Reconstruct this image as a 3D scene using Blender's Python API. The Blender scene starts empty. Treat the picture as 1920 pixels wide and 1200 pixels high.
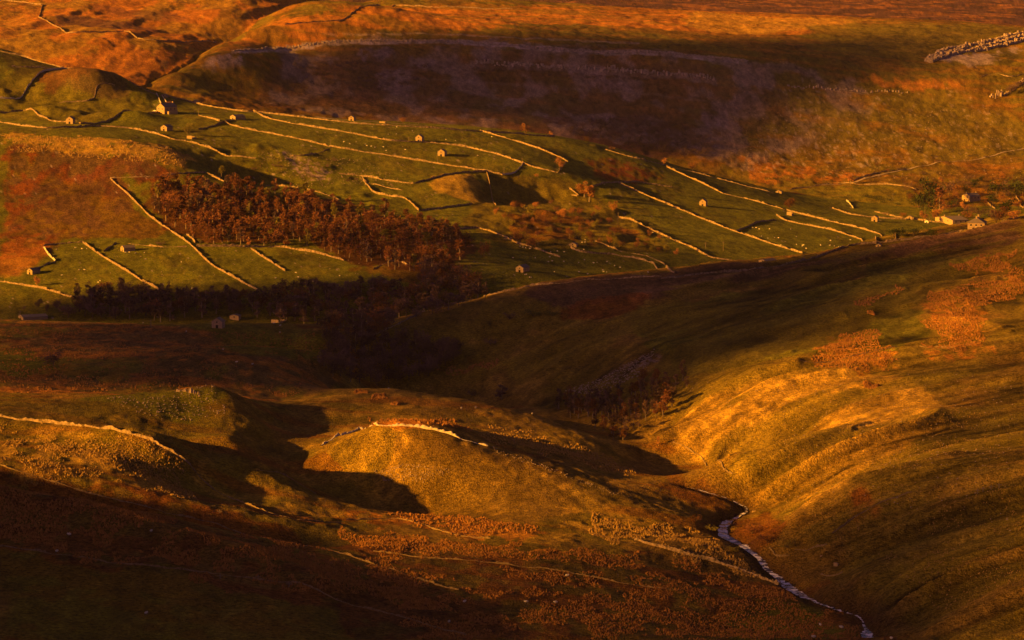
import bpy, bmesh, math, random
import numpy as np
from mathutils import Vector, Matrix

# ---------------------------------------------------------------- camera, world, sun, exposure
scene = bpy.context.scene
FOC, ZC, PITCH = 5760.0, 450.0, math.radians(7.0)
cam_data = bpy.data.cameras.new("camera")
cam_data.lens = 108.0; cam_data.sensor_width = 36.0
cam_data.clip_start = 1.0; cam_data.clip_end = 60000.0
cam = bpy.data.objects.new("camera", cam_data)
cam.location = (0, 0, ZC); cam.rotation_euler = (math.radians(90) - PITCH, 0, 0)
scene.collection.objects.link(cam); scene.camera = cam

SUN_EL, SUN_AZ = math.radians(14.0), math.radians(24.0)      # light travels towards +x, turned 24 degrees to +y
SUN_TRAVEL = Vector((math.cos(SUN_AZ) * math.cos(SUN_EL), math.sin(SUN_AZ) * math.cos(SUN_EL), -math.sin(SUN_EL)))
world = bpy.data.worlds.new("World"); scene.world = world; world.use_nodes = True
wn, wl = world.node_tree.nodes, world.node_tree.links
sky = wn.new("ShaderNodeTexSky"); sky.sky_type = 'NISHITA'; sky.sun_disc = False
sky.sun_elevation = SUN_EL; sky.altitude = 450; sky.dust_density = 3.0; sky.air_density = 1.0
to_sun = -SUN_TRAVEL
sky.sun_rotation = math.atan2(to_sun.x, to_sun.y)
tint = wn.new("ShaderNodeMix"); tint.data_type = 'RGBA'; tint.blend_type = 'MULTIPLY'; tint.inputs[0].default_value = 1.0
tint.inputs[7].default_value = (1.0, 0.50, 0.66, 1)             # the warm grade of the photograph, even over the whole sky
bg = wn["Background"]; bg.inputs[1].default_value = 0.021
wl.new(sky.outputs[0], tint.inputs[6]); wl.new(tint.outputs[2], bg.inputs[0])

sun_data = bpy.data.lights.new("sun", 'SUN')
sun_data.energy = 5.0; sun_data.angle = math.radians(0.6); sun_data.color = (1.0, 0.415, 0.02)
sun = bpy.data.objects.new("sun", sun_data)
sun.rotation_euler = SUN_TRAVEL.to_track_quat('-Z', 'Y').to_euler()
sun.location = (-2000, -800, 1500)
scene.collection.objects.link(sun)
scene.view_settings.view_transform = 'Standard'; scene.view_settings.look = 'None'
scene.view_settings.gamma = 1.0; scene.view_settings.exposure = 1.55
scene.view_settings.use_curve_mapping = False

# ---------------------------------------------------------------- helpers
rng = random.Random(7)
def seed01(i): return (math.sin(i * 12.9898) * 43758.5453) % 1.0
def _h(i, j, s):
    v = np.sin(i * 127.1 + j * 311.7 + s * 74.7) * 43758.5453
    return v - np.floor(v)
def vnoise(x, y, s=0):
    xi, yi = np.floor(x), np.floor(y); fx, fy = x - xi, y - yi
    fx = fx * fx * fx * (fx * (fx * 6 - 15) + 10); fy = fy * fy * fy * (fy * (fy * 6 - 15) + 10)
    a, b, c, d = _h(xi, yi, s), _h(xi + 1, yi, s), _h(xi, yi + 1, s), _h(xi + 1, yi + 1, s)
    return (a + (b - a) * fx) * (1 - fy) + (c + (d - c) * fx) * fy
def fbm(x, y, s=0, n=4):
    t, amp, tot = 0.0, 1.0, 0.0
    for k in range(n):
        ca, sa = math.cos(0.7 * k), math.sin(0.7 * k)
        t = t + amp * vnoise((x * ca - y * sa) * 2 ** k + 17.3 * k, (x * sa + y * ca) * 2 ** k - 9.1 * k, s + k * 3)
        tot += amp; amp *= 0.5
    return t / tot
def sstep(a, b, x):
    t = np.clip((x - a) / (b - a), 0, 1); return t * t * (3 - 2 * t)

CP, SP = math.cos(PITCH), math.sin(PITCH)
def ray(px, py):
    a, b = (px - 960.0) / FOC, (600.0 - py) / FOC
    return a, CP + b * SP, -SP + b * CP
def at_depth(px, py, Y):
    dx, dy, dz = ray(px, py); return dx / dy * Y, Y, ZC + dz / dy * Y
def V(*t): return [at_depth(*p) for p in t]                     # seen ground: picture column, row, distance
def Hd(*t): return [(ray(p[0], 600)[0] / ray(p[0], 600)[1] * p[1], p[1], ZC - p[2]) for p in t]   # hidden ground: column, distance, metres below the camera

def tps_fit(pts, lam=1e-4):
    P = np.array(pts, float); xy = P[:, :2] / 1000.0; n = len(P)
    r2 = ((xy[:, None] - xy[None]) ** 2).sum(-1)
    K = 0.5 * r2 * np.log(r2 + 1e-12) + lam * np.eye(n)
    A = np.zeros((n + 3, n + 3)); A[:n, :n] = K
    A[:n, n] = 1; A[:n, n + 1:] = xy; A[n:, :n] = A[:n, n:].T
    w = np.linalg.solve(A, np.concatenate([P[:, 2], np.zeros(3)]))
    return xy, w
def tps_eval(fit, x, y):
    xy, w = fit; n = len(xy); X, Y = x.ravel() / 1000.0, y.ravel() / 1000.0
    out = w[n] + w[n + 1] * X + w[n + 2] * Y
    for k in range(n):
        r2 = (X - xy[k, 0]) ** 2 + (Y - xy[k, 1]) ** 2
        out += w[k] * 0.5 * r2 * np.log(r2 + 1e-12)
    return out.reshape(x.shape)

# ---------------------------------------------------------------- the land, hill by hill
NEAR = V(
    # right hillside
    (700,625,1750),(850,575,1850),(1000,532,1920),(1200,517,2000),(1300,507,2010),(1450,491,2030),(1650,452,2060),(1800,427,2080),(1920,415,2100),
    (1200,700,1590),(1200,600,1760),(1000,700,1670),(1000,600,1790),(850,650,1750),
    (1400,850,1252),(1400,700,1475),(1400,600,1700),(1250,805,1400),(1300,720,1520),
    (1600,900,1135),(1600,800,1280),(1600,700,1460),(1600,600,1660),(1600,500,1900),
    (1900,1000,1010),(1900,800,1250),(1900,600,1600),(1920,500,1840),
    (1450,1000,1125),(1500,950,1120),(1600,1080,1000),(1700,1100,955),(1800,1150,900),(1680,1150,935),(1900,1200,850),
    # stream bed and gorge
    (1290,905,1300),(1400,940,1225),(1352,985,1170),(1380,1010,1130),(1450,1070,1060),(1515,1108,1010),(1620,1150,960),(1700,1200,905),
    # knoll and the hump behind it
    (780,785,1278),(700,800,1262),(600,835,1285),(700,915,1218),(800,962,1192),(800,870,1220),(640,860,1248),
    (900,830,1262),(1000,880,1222),(1150,930,1190),(1300,965,1160),(950,940,1180),
    (1000,830,1325),(1100,870,1280),(1200,900,1265),(1250,930,1215),
    (900,800,1365),(1000,805,1375),(1100,835,1350),(1190,880,1300),(760,768,1385),
    (650,728,1480),(560,748,1460),(740,731,1480),(830,742,1465),(920,758,1445),(1000,777,1425),(1070,800,1400),(1130,832,1365),
    # foreground slope
    (0,1200,850),(500,1200,870),(1000,1200,890),(1400,1200,900),(1600,1200,905),
    (0,1100,920),(300,1100,930),(700,1100,960),(1000,1100,985),(1300,1100,1005),
    (0,1000,990),(300,1000,1010),(700,1020,1050),(1000,1020,1065),(1300,1020,1085),(1400,1045,1075),
    (600,970,1115),(680,950,1150),(400,940,1090),(200,900,1095),(0,900,1070),
    (600,900,1210),(480,880,1180),(350,850,1190),(200,830,1190),(0,800,1220),
    (500,800,1350),(560,850,1265),(300,760,1330),(100,750,1340),(0,750,1330),
    (250,742,1370),(310,738,1370),(400,745,1385),(450,770,1360),(300,715,1480),(100,710,1480),
    # moor on the left
    (0,700,1490),(200,690,1520),(500,720,1495),(500,695,1530),(600,725,1500),(560,690,1580),(640,672,1640),
    (0,602,1790),(150,605,1800),(300,607,1790),(450,608,1780),(560,614,1760),(610,640,1710),(100,650,1640),(400,650,1640),(250,660,1610)
) + Hd((690,1640,243),(760,1560,243),(880,1560,243),(560,1680,236),(1000,1530,236),(1100,1480,235),(1180,1420,234),(1230,1370,233),(740,1700,240),(680,1650,238),
    (690,1560,238),(640,1900,243),(300,1930,243),(0,1950,240),(450,1930,245),
    (750,2050,262),(900,2080,265),(1100,2150,270),(1300,2200,272),(1500,2230,272),(1700,2270,270),(1920,2320,268),
    (0,2250,262),(400,2250,268),(1920,2600,300),(1000,2600,300),(0,2600,300),(1200,1600,222),(320,1430,212),(430,1440,214))

SPUR = V(
    (0,560,1990),(200,548,2000),(480,548,2000),(700,552,1995),(900,548,2010),(1100,524,2130),(1300,505,2230),(1500,483,2380),(1700,443,2600),(1900,412,2790),
    (100,460,2160),(350,466,2150),(600,482,2140),(850,470,2180),(984,508,2060),
    (0,420,2240),(200,340,2370),(100,340,2370),(0,260,2480),(200,265,2480),(300,280,2470),(345,290,2455),(352,318,2410),
    (330,350,2360),(500,380,2360),(700,430,2260),(850,410,2330),(420,318,2490),(480,330,2470),
    (0,235,2600),(130,232,2610),(300,240,2640),(400,228,2710),(480,300,2540),(620,275,2640),(800,310,2610),(950,318,2620),(1045,318,2650),(700,350,2480),
    (790,395,2380),(930,382,2440),(980,350,2560),(1000,390,2440),(1100,390,2520),(1150,440,2370),(1000,450,2270),
    (60,190,2790),(200,195,2780),(130,130,2960),(180,165,2850),
    (0,95,3060),(110,125,3000),(240,155,2960),(300,180,2900),(480,210,2900),(700,228,2920),(980,247,2950),(1130,272,2950),(1290,317,2900),(1450,357,2900),(1600,396,2850),
    (1160,345,2690),(1320,385,2650),(1500,430,2570),(1500,475,2400),(1640,412,2720),(1750,415,2760),(1830,420,2760),(1900,405,2800),(1250,330,2790)
) + Hd((0,1700,250),(400,1700,256),(800,1700,262),(1200,1800,262),(1600,1950,264),(1920,2100,266),
    (0,3250,185),(240,3180,200),(480,3150,222),(700,3150,232),(980,3170,240),(1290,3130,252),(1600,3060,258),(1900,3050,258),
    (0,3600,230),(700,3600,290),(1290,3600,300),(1900,3600,300))

FAR = V(
    (290,178,3180),(480,200,3200),(700,222,3230),(980,240,3230),(1130,262,3200),(1290,300,3160),(1500,350,3080),(1600,350,3060),(1700,352,3050),(1800,350,3060),(1920,345,3070),
    (1750,395,2900),(1900,385,2930),
    (400,160,3300),(550,150,3400),(700,160,3390),(950,170,3420),(1200,190,3390),(1500,240,3310),(1700,240,3310),(1900,200,3400),
    (520,94,3540),(640,88,3550),(860,88,3560),(1160,105,3530),(1400,120,3530),(1600,170,3460),(1780,150,3500),(1900,120,3560),
    (640,78,3580),(860,79,3590),(1160,97,3560),
    (270,165,3200),(330,132,3290),(400,100,3400),(440,75,3500),(480,52,3590),(560,6,3800),(350,160,3260),
    (740,30,3900),(900,20,4050),(1050,40,3900),(1250,60,3850),(1450,70,3820),(1650,80,3760),(1850,70,3780),(740,0,4150),(900,0,4300),
    (1060,9,4350),(1280,22,4280),(1450,28,4250),(1600,33,4200),(1750,38,4120),(1850,43,4080),(1920,48,4050)
) + Hd((210,3240,180),(270,3330,163),(340,3440,147),(420,3620,126),(500,3880,104),(610,4200,96),(120,3350,225),(200,3500,212),(300,3700,190),(420,4000,165),(100,4000,190),(250,4200,170),
    (900,4900,150),(1060,4850,165),(1450,4750,175),(1900,4600,180),(700,4900,120),(1920,5200,220),(1000,5300,230),
    (400,2800,245),(900,2800,262),(1400,2750,268),(1900,2600,262))

UPPER = V(
    (0,98,3380),(150,140,3300),(270,163,3260),(90,110,3380),(330,122,3420),(400,90,3600),(470,45,3760),(300,90,3480),
    (0,50,3640),(200,50,3640),(0,0,3950),(200,0,3950),(400,10,3900),(500,0,4000),(380,60,3700),(0,-60,4400),(500,-60,4500)
) + Hd((500,3300,215),(700,3500,260),(700,4200,200),(900,4800,230),(0,3000,165),(250,3000,190))

MOOR = V((1000,10,5600),(1300,30,5600),(1600,40,5500),(1900,52,5400),(1060,0,5900),(1300,10,6000),(1600,15,6000),(1900,25,6000),(1920,0,6600),(1500,-5,6600),(1100,-15,6600),
    (700,-30,6200),(0,-90,6500),(0,-130,8500),(1000,-90,8500),(1920,-60,8500)) + Hd((1000,4600,250),(1900,4500,260),(1500,4500,260),(0,4500,230))

# ---------------------------------------------------------------- one sheet of ground: fine inside the view, coarser all round
PHI_IN = math.radians(10.1)
phi = np.linspace(-PHI_IN, PHI_IN, 700)
right, a = [], PHI_IN
while a < math.radians(14): a += math.radians(.07); right.append(a)
st = math.radians(.1)
while a < math.pi:
    st = min(st * 1.35, math.radians(7)); a += st; right.append(min(a, math.pi))
left, a = [], PHI_IN
while a < math.radians(14): a += math.radians(.08); left.append(a)
while a < math.radians(42): a += math.radians(.3); left.append(a)
right = np.array(right); left = np.array(left + list(right[right > a + .02])); phi = np.concatenate([-left[::-1], phi, right])
r_mid = [790.0]
while r_mid[-1] < 6900: r_mid.append(r_mid[-1] * (1 + (0.00185 if r_mid[-1] < 4300 else 0.006)))
r_in = np.concatenate([[3, 8, 16, 30], np.linspace(50, 780, 30)])
r_out = r_mid[-1] * 1.1 ** np.arange(1, 8)
rad = np.concatenate([r_in, r_mid, r_out]); NI, NJ = len(rad), len(phi)
R, PH = np.meshgrid(rad, phi, indexing='ij')
PHc = np.clip(PH, -PHI_IN, PHI_IN)
X, Y = R * np.sin(PH), R * np.cos(PH)

def layer(pts, r0, r1, j0=0):
    """height of one hill on the sheet; computed on every third node and interpolated"""
    fit = tps_fit(pts)
    ii = np.unique(np.append(np.arange(0, NI, 3), NI - 1)); jin = np.where(np.abs(phi) <= PHI_IN + 1e-9)[0]
    jj = np.unique(np.append(jin[::4], jin[-1]))
    rr = np.clip(rad[ii], r0, r1)
    RR, PP = np.meshgrid(rr, phi[jj], indexing='ij')
    Z = tps_eval(fit, RR * np.sin(PP), RR * np.cos(PP))
    Z1 = np.empty((NI, len(jj)))
    for k in range(len(jj)): Z1[:, k] = np.interp(rad, rad[ii], Z[:, k])
    Z2 = np.empty((NI, NJ))
    for k in range(NI): Z2[k] = np.interp(np.clip(phi, -PHI_IN, PHI_IN), phi[jj], Z1[k])
    return Z2
def blur(Z, a=2, b=4):
    for _ in range(2):
        Z = sum(np.roll(Z, k, 0) for k in range(-a, a + 1)) / (2 * a + 1)
        Z = sum(np.roll(Z, k, 1) for k in range(-b, b + 1)) / (2 * b + 1)
    return Z
L0 = layer(NEAR, 850, 2600); L1 = layer(SPUR, 1700, 3600); L2 = layer(FAR, 2650, 5300); L3 = layer(UPPER, 3000, 4500); L4 = layer(MOOR, 4500, 8500)
L0 = np.where(R > 2500, L0 - (R - 2500) * 0.3, L0); L1 = np.where(R > 3500, L1 - (R - 3500) * 0.3, L1); L1 = np.where(R < 1750, L1 - (1750 - R) * 0.3, L1)
L2 = np.where(R > 5200, L2 - (R - 5200) * .3, L2); L2 = np.where(R < 2700, L2 - (2700 - R) * .2, L2)
L3 = np.where(R < 3050, L3 - (3050 - R) * .3, L3); L3 = np.where(R > 4500, L3 - (R - 4500) * .2, L3)
L4 = np.where(R < 4550, L4 - (4550 - R) * .2, L4)
layers = np.stack([L0, L1, L2, L3, L4]); WHICH = layers.argmax(0)
H = layers.max(0)
# the slope below the camera
dn = ZC - (0.236 * np.minimum(R, 830) + 3.0 + 9 * np.exp(-R / 60))
below = 0.236 * 830 + 3
H = np.where(R < 800, dn, H)
back = sstep(math.radians(25), math.radians(80), np.abs(PH))                         # behind and beside the camera the hill stays high
H = H * (1 - back) + back * np.where(R < 1500, ZC - 3 - 0.10 * np.minimum(R, 1500), ZC - 153)
i0 = len(r_in)
w = sstep(790, 850, R); H = np.where((R >= 790) & (R < 850), H * w + (ZC - (0.236 * R + 3)) * (1 - w) * (1 - back) + H * (1 - w) * back, H)
# unseen neighbouring hill left of the view, crest shaped to shadow the near slope
HXY, EXY = (math.cos(SUN_AZ), math.sin(SUN_AZ)), (-math.sin(SUN_AZ), math.cos(SUN_AZ))
AA, SS = X * HXY[0] + Y * HXY[1], X * EXY[0] + Y * EXY[1]
crest_t = np.interp(SS, [300, 600, 780, 822, 863, 913, 952, 1005, 1050, 1090, 1150, 1400, 1700], [250, 317, 321, 323, 325, 324.5, 322.3, 322.3, 320, 318, 316, 312, 280])
crest_t = crest_t + 2.2 * (fbm(SS / 30, SS * 0, 77, 3) - .5)
crest_z = (crest_t + 100 * math.sin(SUN_EL)) / math.cos(SUN_EL)
side = sstep(math.radians(10.3), math.radians(13), -PH) * (PH > -2.2)
H = np.maximum(H, H * (1 - side) + side * np.where(R > 100, crest_z - np.maximum(np.abs(AA + 100) - 14, 0) * .34, 0))
Hb = blur(H, 1, 2); H[i0 + 4:-4] = Hb[i0 + 4:-4]
HS = H.copy()                                                                         # smooth land, for laying out walls

def profile_hit(px, py, field):
    dx, dy, dz = ray(px, py); ph = math.atan2(dx, dy); s = dz / math.hypot(dx, dy)
    j = np.searchsorted(phi, ph) - 1; t = (ph - phi[j]) / (phi[j + 1] - phi[j])
    col = field[:, j] * (1 - t) + field[:, j + 1] * t
    g = ZC + s * rad - col; g[:i0] = 1
    k = np.argmax(g <= 0)
    if k == 0: k = len(rad) - 2
    u = g[k - 1] / (g[k - 1] - g[k] + 1e-9); r = rad[k - 1] + (rad[k] - rad[k - 1]) * min(max(u, 0), 1)
    return r * math.sin(ph), r * math.cos(ph)
def hit(px, py): return profile_hit(px, py, HS)
def on_spur(px, py, extra=2.0):
    """slide a skyline point down until it lies on the near side of the spur's own skyline"""
    for _ in range(40):
        x, y = hit(px, py); r, p = math.hypot(x, y), math.atan2(x, y)
        if WHICH[min(np.searchsorted(rad, r), NI - 1), min(np.searchsorted(phi, p), NJ - 1)] == 1 and y < 3150: break
        py += 1
    return px, py + extra
def ground(x, y, field=None):
    f = H if field is None else field
    r, p = math.hypot(x, y), math.atan2(x, y)
    i = min(max(np.searchsorted(rad, r) - 1, 0), NI - 2); j = min(max(np.searchsorted(phi, p) - 1, 0), NJ - 2)
    u = (r - rad[i]) / (rad[i + 1] - rad[i]); t = (p - phi[j]) / (phi[j + 1] - phi[j])
    return float((f[i, j] * (1 - u) + f[i + 1, j] * u) * (1 - t) + (f[i, j + 1] * (1 - u) + f[i + 1, j + 1] * u) * t)
def smooth_line(pts, step, it=2, px_step=7.0):
    """picture polyline -> evenly spaced ground polyline in metres"""
    dense = []
    for (a, b), (c, d) in zip(pts[:-1], pts[1:]):
        n = max(1, int(math.hypot(c - a, d - b) / px_step))
        dense += [(a + (c - a) * k / n, b + (d - b) * k / n) for k in range(n)]
    dense.append(pts[-1])
    P = [hit(*q) for q in dense]
    for _ in range(it):
        P = [P[0]] + [((P[k - 1][0] + 2 * P[k][0] + P[k + 1][0]) / 4, (P[k - 1][1] + 2 * P[k][1] + P[k + 1][1]) / 4) for k in range(1, len(P) - 1)] + [P[-1]]
    out, acc = [P[0]], 0.0
    for (a, b), (c, d) in zip(P[:-1], P[1:]):
        L = math.hypot(c - a, d - b)
        while acc + L >= step:
            t = (step - acc) / L; a, b = a + (c - a) * t, b + (d - b) * t; L = math.hypot(c - a, d - b); out.append((a, b)); acc = 0.0
        acc += L
    out.append(P[-1]); return out
# ---------------------------------------------------------------- land cover: where each kind of ground lies (regions of the land
inner = (R > 780) & (R < 7200) & (np.abs(PH) < math.radians(13.8))
wx = X + 26 * (fbm(X / 45, Y / 110, 3) - 0.5) + 9 * (fbm(X / 9, Y / 22, 5, 2) - 0.5)
wy = Y + 90 * (fbm(X / 50, Y / 120, 8) - 0.5) + 26 * (fbm(X / 8, Y / 24, 9, 2) - 0.5)
def world_poly(pts, px_step=12.0):
    out = []
    for (a, b), (c, d) in zip(pts, pts[1:] + pts[:1]):
        n = max(1, int(math.hypot(c - a, d - b) / px_step))
        out += [hit(a + (c - a) * k / n, b + (d - b) * k / n) for k in range(n)]
    return out
def inside(poly, x, y):
    P = np.array(poly); res = np.zeros(x.shape, bool)
    m = (x > P[:, 0].min()) & (x < P[:, 0].max()) & (y > P[:, 1].min()) & (y < P[:, 1].max())
    xs, ys = x[m], y[m]; r = np.zeros(len(xs), bool)
    for (a, b), (c, d) in zip(P, np.roll(P, -1, 0)):
        if b == d: continue
        r ^= ((b > ys) != (d > ys)) & (xs < (c - a) * (ys - b) / (d - b) + a)
    res[m] = r; return res
edge_n = fbm(X / 6, Y / 20, 13, 3)
def region(*pts, which=None, warp=True):
    m = inside(world_poly(list(pts)), wx if warp else X, wy if warp else Y)
    if which is not None: m &= WHICH == which
    m = m.astype(float)
    if warp and m.any():                                         # ragged, interfingering edge
        i = np.where(m.any(1))[0]; j = np.where(m.any(0))[0]; sl = (slice(max(i[0] - 12, 0), i[-1] + 12), slice(max(j[0] - 12, 0), j[-1] + 12))
        b = m[sl]
        for ax, k in ((0, 3), (1, 6), (0, 3), (1, 6)): b = sum(np.roll(b, q, ax) for q in range(-k, k + 1)) / (2 * k + 1)
        m[sl] = sstep(.36, .64, b + .75 * (edge_n[sl] - .5))
    return m
def soft(m, k=1):
    for _ in range(k):
        m = (m + np.roll(m, 1, 0) + np.roll(m, -1, 0) + np.roll(m, 1, 1) + np.roll(m, -1, 1)) / 5
    return m

C = {k: np.array(v) for k, v in dict(
    field=(.135, .136, .008), olive=(.155, .118, .010), rough=(.20, .125, .018), straw=(.45, .27, .030), rust=(.19, .060, .009), orange=(.45, .170, .018),
    heather=(.095, .042, .036), stone=(.42, .32, .28), scree=(.30, .215, .20), dark_ground=(.055, .028, .012)).items()}
n_big = fbm(X / 160, Y / 420, 21); n_mid = fbm(X / 34, Y / 90, 22); n_fin = fbm(X / 7, Y / 15, 23, 3); n_tiny = vnoise(X / 1.7, Y / 2.6, 24)
streak = fbm(X / 60 + Y / 400, Y / 16 + X / 50, 25, 4)
col = np.zeros(X.shape + (3,)) + C['rough']
def put(name, m, keep=0.0):
    global col
    m = np.clip(m, 0, 1)[..., None] * (1 - keep); col = col * (1 - m) + C[name] * m
N, S_, F_, U_, M_ = [(WHICH == k) for k in range(5)]
# near moor
put('olive', N * sstep(.42, .62, n_mid * .6 + n_big * .4)); put('straw', N * sstep(.50, .66, n_fin * .5 + n_mid * .5) * .55); put('rust', N * sstep(.55, .68, streak) * .5)
# far hill, upper slope and far moor
put('olive', F_ * 1.0); put('rust', F_ * sstep(.48, .62, n_mid * .5 + n_big * .5) * .4); put('orange', F_ * sstep(.5, .66, streak) * .3)
put('orange', U_ * .9); put('olive', U_ * sstep(.48, .6, n_mid) * .6); put('rust', U_ * sstep(.52, .6, n_big * .6 + n_fin * .4) * .35); put('straw', U_ * sstep(.5, .62, n_mid * .5 + n_fin * .5) * .4)
put('heather', M_ * .9); put('orange', M_ * sstep(.53, .62, streak) * .45)
# fields on the spur
put('field', S_ * 1.0); put('olive', S_ * sstep(.50, .66, n_fin * .4 + n_mid * .6) * .45)

moor_f = soft(region((0,596),(300,600),(480,604),(600,625),(690,680),(600,740),(520,760),(300,745),(0,735), which=0), 2)
put('heather', moor_f * .4); put('orange', moor_f * sstep(.47, .56, n_fin * .5 + streak * .5) * .55); put('field', moor_f * sstep(.56, .62, n_mid) * .6)
put('field', region((240,596),(400,600),(560,612),(620,640),(600,690),(440,650),(380,620),(250,608), which=0) * .8)
put('field', region((0,655),(60,662),(100,690),(60,704),(0,703), which=0))
e_all = region((700,620),(1000,528),(1300,505),(1460,488),(2300,330),(2320,1260),(1720,1200),(1600,1120),(1480,1030),(1400,930),(1250,830),(1180,815),(900,740),(760,700), which=0, warp=False)
put('rough', e_all * .6); put('olive', e_all * sstep(.44, .58, n_mid * .5 + streak * .5) * .7)
put('heather', region((1000,530),(1250,505),(1460,488),(1920,412),(1920,450),(1600,500),(1300,545),(1050,570), which=0) * .7)
put('rust', region((1050,560),(1200,548),(1240,560),(1180,585),(1060,590), which=0) * .8)
put('field', region((1230,560),(1500,540),(1760,480),(1860,470),(1800,520),(1720,560),(1700,660),(1560,670),(1440,680),(1300,700),(1180,660), which=0) * .75)
put('olive', region((700,620),(900,560),(1040,545),(1000,600),(860,640),(720,650), which=0) * .8)
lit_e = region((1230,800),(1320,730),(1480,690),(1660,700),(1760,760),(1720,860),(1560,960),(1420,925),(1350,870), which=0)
put('straw', soft(lit_e, 3) * (.5 + .5 * sstep(.40, .6, n_fin * .6 + streak * .4)))  # paler straw over the sunlit band puts part of its brightness into the colour
br = np.maximum.reduce([region((1545,650),(1580,622),(1640,614),(1620,640),(1650,655),(1680,670),(1640,690),(1560,700),(1520,690), which=0),
    region((1720,600),(1745,560),(1780,548),(1840,525),(1860,540),(1820,580),(1830,610),(1850,640),(1800,660),(1740,650),(1760,625), which=0),
    region((1770,492),(1850,478),(1910,472),(1900,495),(1820,512), which=0), region((1850,525),(1920,505),(1920,545),(1880,535), which=0),
    region((1600,575),(1700,535),(1690,545),(1650,575),(1600,585), which=0), region((1510,678),(1620,664),(1703,652),(1700,662),(1600,690),(1520,695), which=0),
    region((1712,650),(1800,655),(1800,672),(1716,664), which=0), region((1618,728),(1655,722),(1658,730),(1622,734), which=0)])
put('orange', br * (.15 + .5 * sstep(.42, .6, fbm(X / 2.5, Y / 7, 95, 2))))
put('straw', region((1300,745),(1400,704),(1500,678),(1520,690),(1420,715),(1320,760), which=0) * .6)
put('rust', region((1380,960),(1440,940),(1480,990),(1440,1030),(1390,1010), which=0) * .7); put('rust', region((1230,870),(1340,905),(1400,935),(1330,965),(1250,920), which=0) * .5)
put('rust', region((1560,1010),(1640,960),(1710,935),(1700,950),(1620,1000), which=0) * .8)
put('scree', region((1060,730),(1160,690),(1230,660),(1210,700),(1120,740), which=0) * sstep(.45, .6, n_tiny) * .8)
put('rust', region((820,690),(900,676),(948,677),(930,690),(840,700), which=0) * .8)
# knoll and foreground
kn = region((605,835),(700,796),(790,785),(900,820),(1000,870),(1150,930),(1100,960),(960,980),(800,968),(700,925), which=0, warp=False)
put('rough', kn * .85); put('straw', kn * sstep(.46, .62, n_fin * .6 + n_mid * .4) * .9); put('olive', kn * sstep(.5, .6, n_mid) * .5)
put('orange', region((675,795),(740,782),(820,783),(870,796),(880,812),(820,806),(740,800),(680,803), which=0) * .9)
put('orange', region((650,965),(760,960),(900,975),(1000,985),(1010,1000),(900,1005),(780,990),(690,985), which=0) * .6 * (n_fin > .45))
put('field', region((720,930),(760,925),(800,945),(770,960), which=0) * .6)
fg = region((0,860),(300,905),(560,965),(700,975),(900,1010),(1300,1040),(1460,1090),(1600,1150),(1700,1200),(0,1200), which=0, warp=False)
put('rough', fg * .7); put('olive', fg * sstep(.46, .58, n_mid) * .8); put('rust', fg * sstep(.46, .56, n_fin * .5 + streak * .5) * .7)
put('dark_ground', region((0,925),(200,950),(400,985),(620,1060),(850,1150),(760,1190),(500,1140),(250,1080),(0,1030), which=0) * .45); put('dark_ground', region((640,1000),(900,1030),(1300,1060),(1500,1120),(1640,1200),(800,1200),(700,1090), which=0) * .3)  # dark ground between tussocks: their shade is put into the cover colour
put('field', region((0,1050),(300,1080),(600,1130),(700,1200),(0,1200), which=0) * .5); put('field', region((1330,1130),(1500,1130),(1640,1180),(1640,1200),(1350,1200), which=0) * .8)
put('olive', region((0,740),(120,745),(300,760),(450,800),(520,850),(350,850),(150,815),(0,795), which=0) * .5)
put('straw', region((0,805),(200,840),(340,875),(360,915),(240,905),(0,860), which=0) * sstep(.4, .6, n_fin) * .8)
put('field', region((190,745),(300,738),(360,760),(420,790),(330,795),(240,775), which=0) * .8)
# spur
brk = region((0,270),(120,280),(200,300),(340,310),(385,330),(300,345),(220,338),(245,375),(280,410),(320,440),(260,455),(150,450),(80,455),(60,500),(0,520), which=1)
put('rust', brk * (.55 + .45 * sstep(.44, .55, n_mid))); put('olive', brk * sstep(.56, .62, n_fin * .4 + n_mid * .6) * .8); put('heather', brk * sstep(.52, .6, n_big * .5 + n_fin * .5) * .5)
put('straw', region((0,248),(110,252),(240,262),(330,278),(352,292),(350,312),(250,305),(130,285),(0,278), which=1) * sstep(.36, .56, n_fin * .7 + n_mid * .3) * .95)
put('straw', region((805,345),(905,322),(925,380),(870,375),(815,352), which=1) * .75)
put('rust', region((1080,300),(1140,288),(1230,320),(1270,350),(1200,342),(1120,335), which=1) * (.5 + .5 * (n_fin > .5)))
put('olive', region((930,320),(1060,325),(1110,345),(1170,400),(1200,430),(1260,470),(1050,470),(960,450),(860,425),(870,385), which=1) * .85)
put('rust', region((940,380),(1150,420),(1230,455),(1100,465),(960,440), which=1) * sstep(.45, .55, n_mid) * .6)
put('orange', region((0,455),(60,462),(70,500),(20,520),(0,525), which=1) * .4); put('rust', region((600,490),(700,500),(860,495),(840,530),(700,515), which=1) * .5)
put('dark_ground', region((0,98),(110,125),(180,150),(60,150),(0,130), which=1) * .5); put('olive', region((0,130),(200,160),(300,215),(120,235),(0,225), which=1) * .5)
put('heather', region((60,140),(120,128),(200,150),(260,190),(180,185),(90,175), which=1) * .5); put('rust', region((60,150),(150,140),(200,165),(100,175), which=1) * .4)  # heather darkens the shaded knoll, its shade put into the cover colour
under = region((275,350),(420,345),(560,372),(730,402),(880,440),(900,470),(850,505),(700,500),(560,462),(380,460),(300,420), which=1); put('rust', under * .8); put('dark_ground', under * .6)
put('dark_ground', region((100,555),(300,545),(700,540),(930,540),(900,580),(700,640),(600,640),(430,605),(100,600)) * .3)
put('scree', region((520,290),(570,300),(620,330),(600,345),(550,330), which=1) * (n_tiny > .55) * .9)
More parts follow.
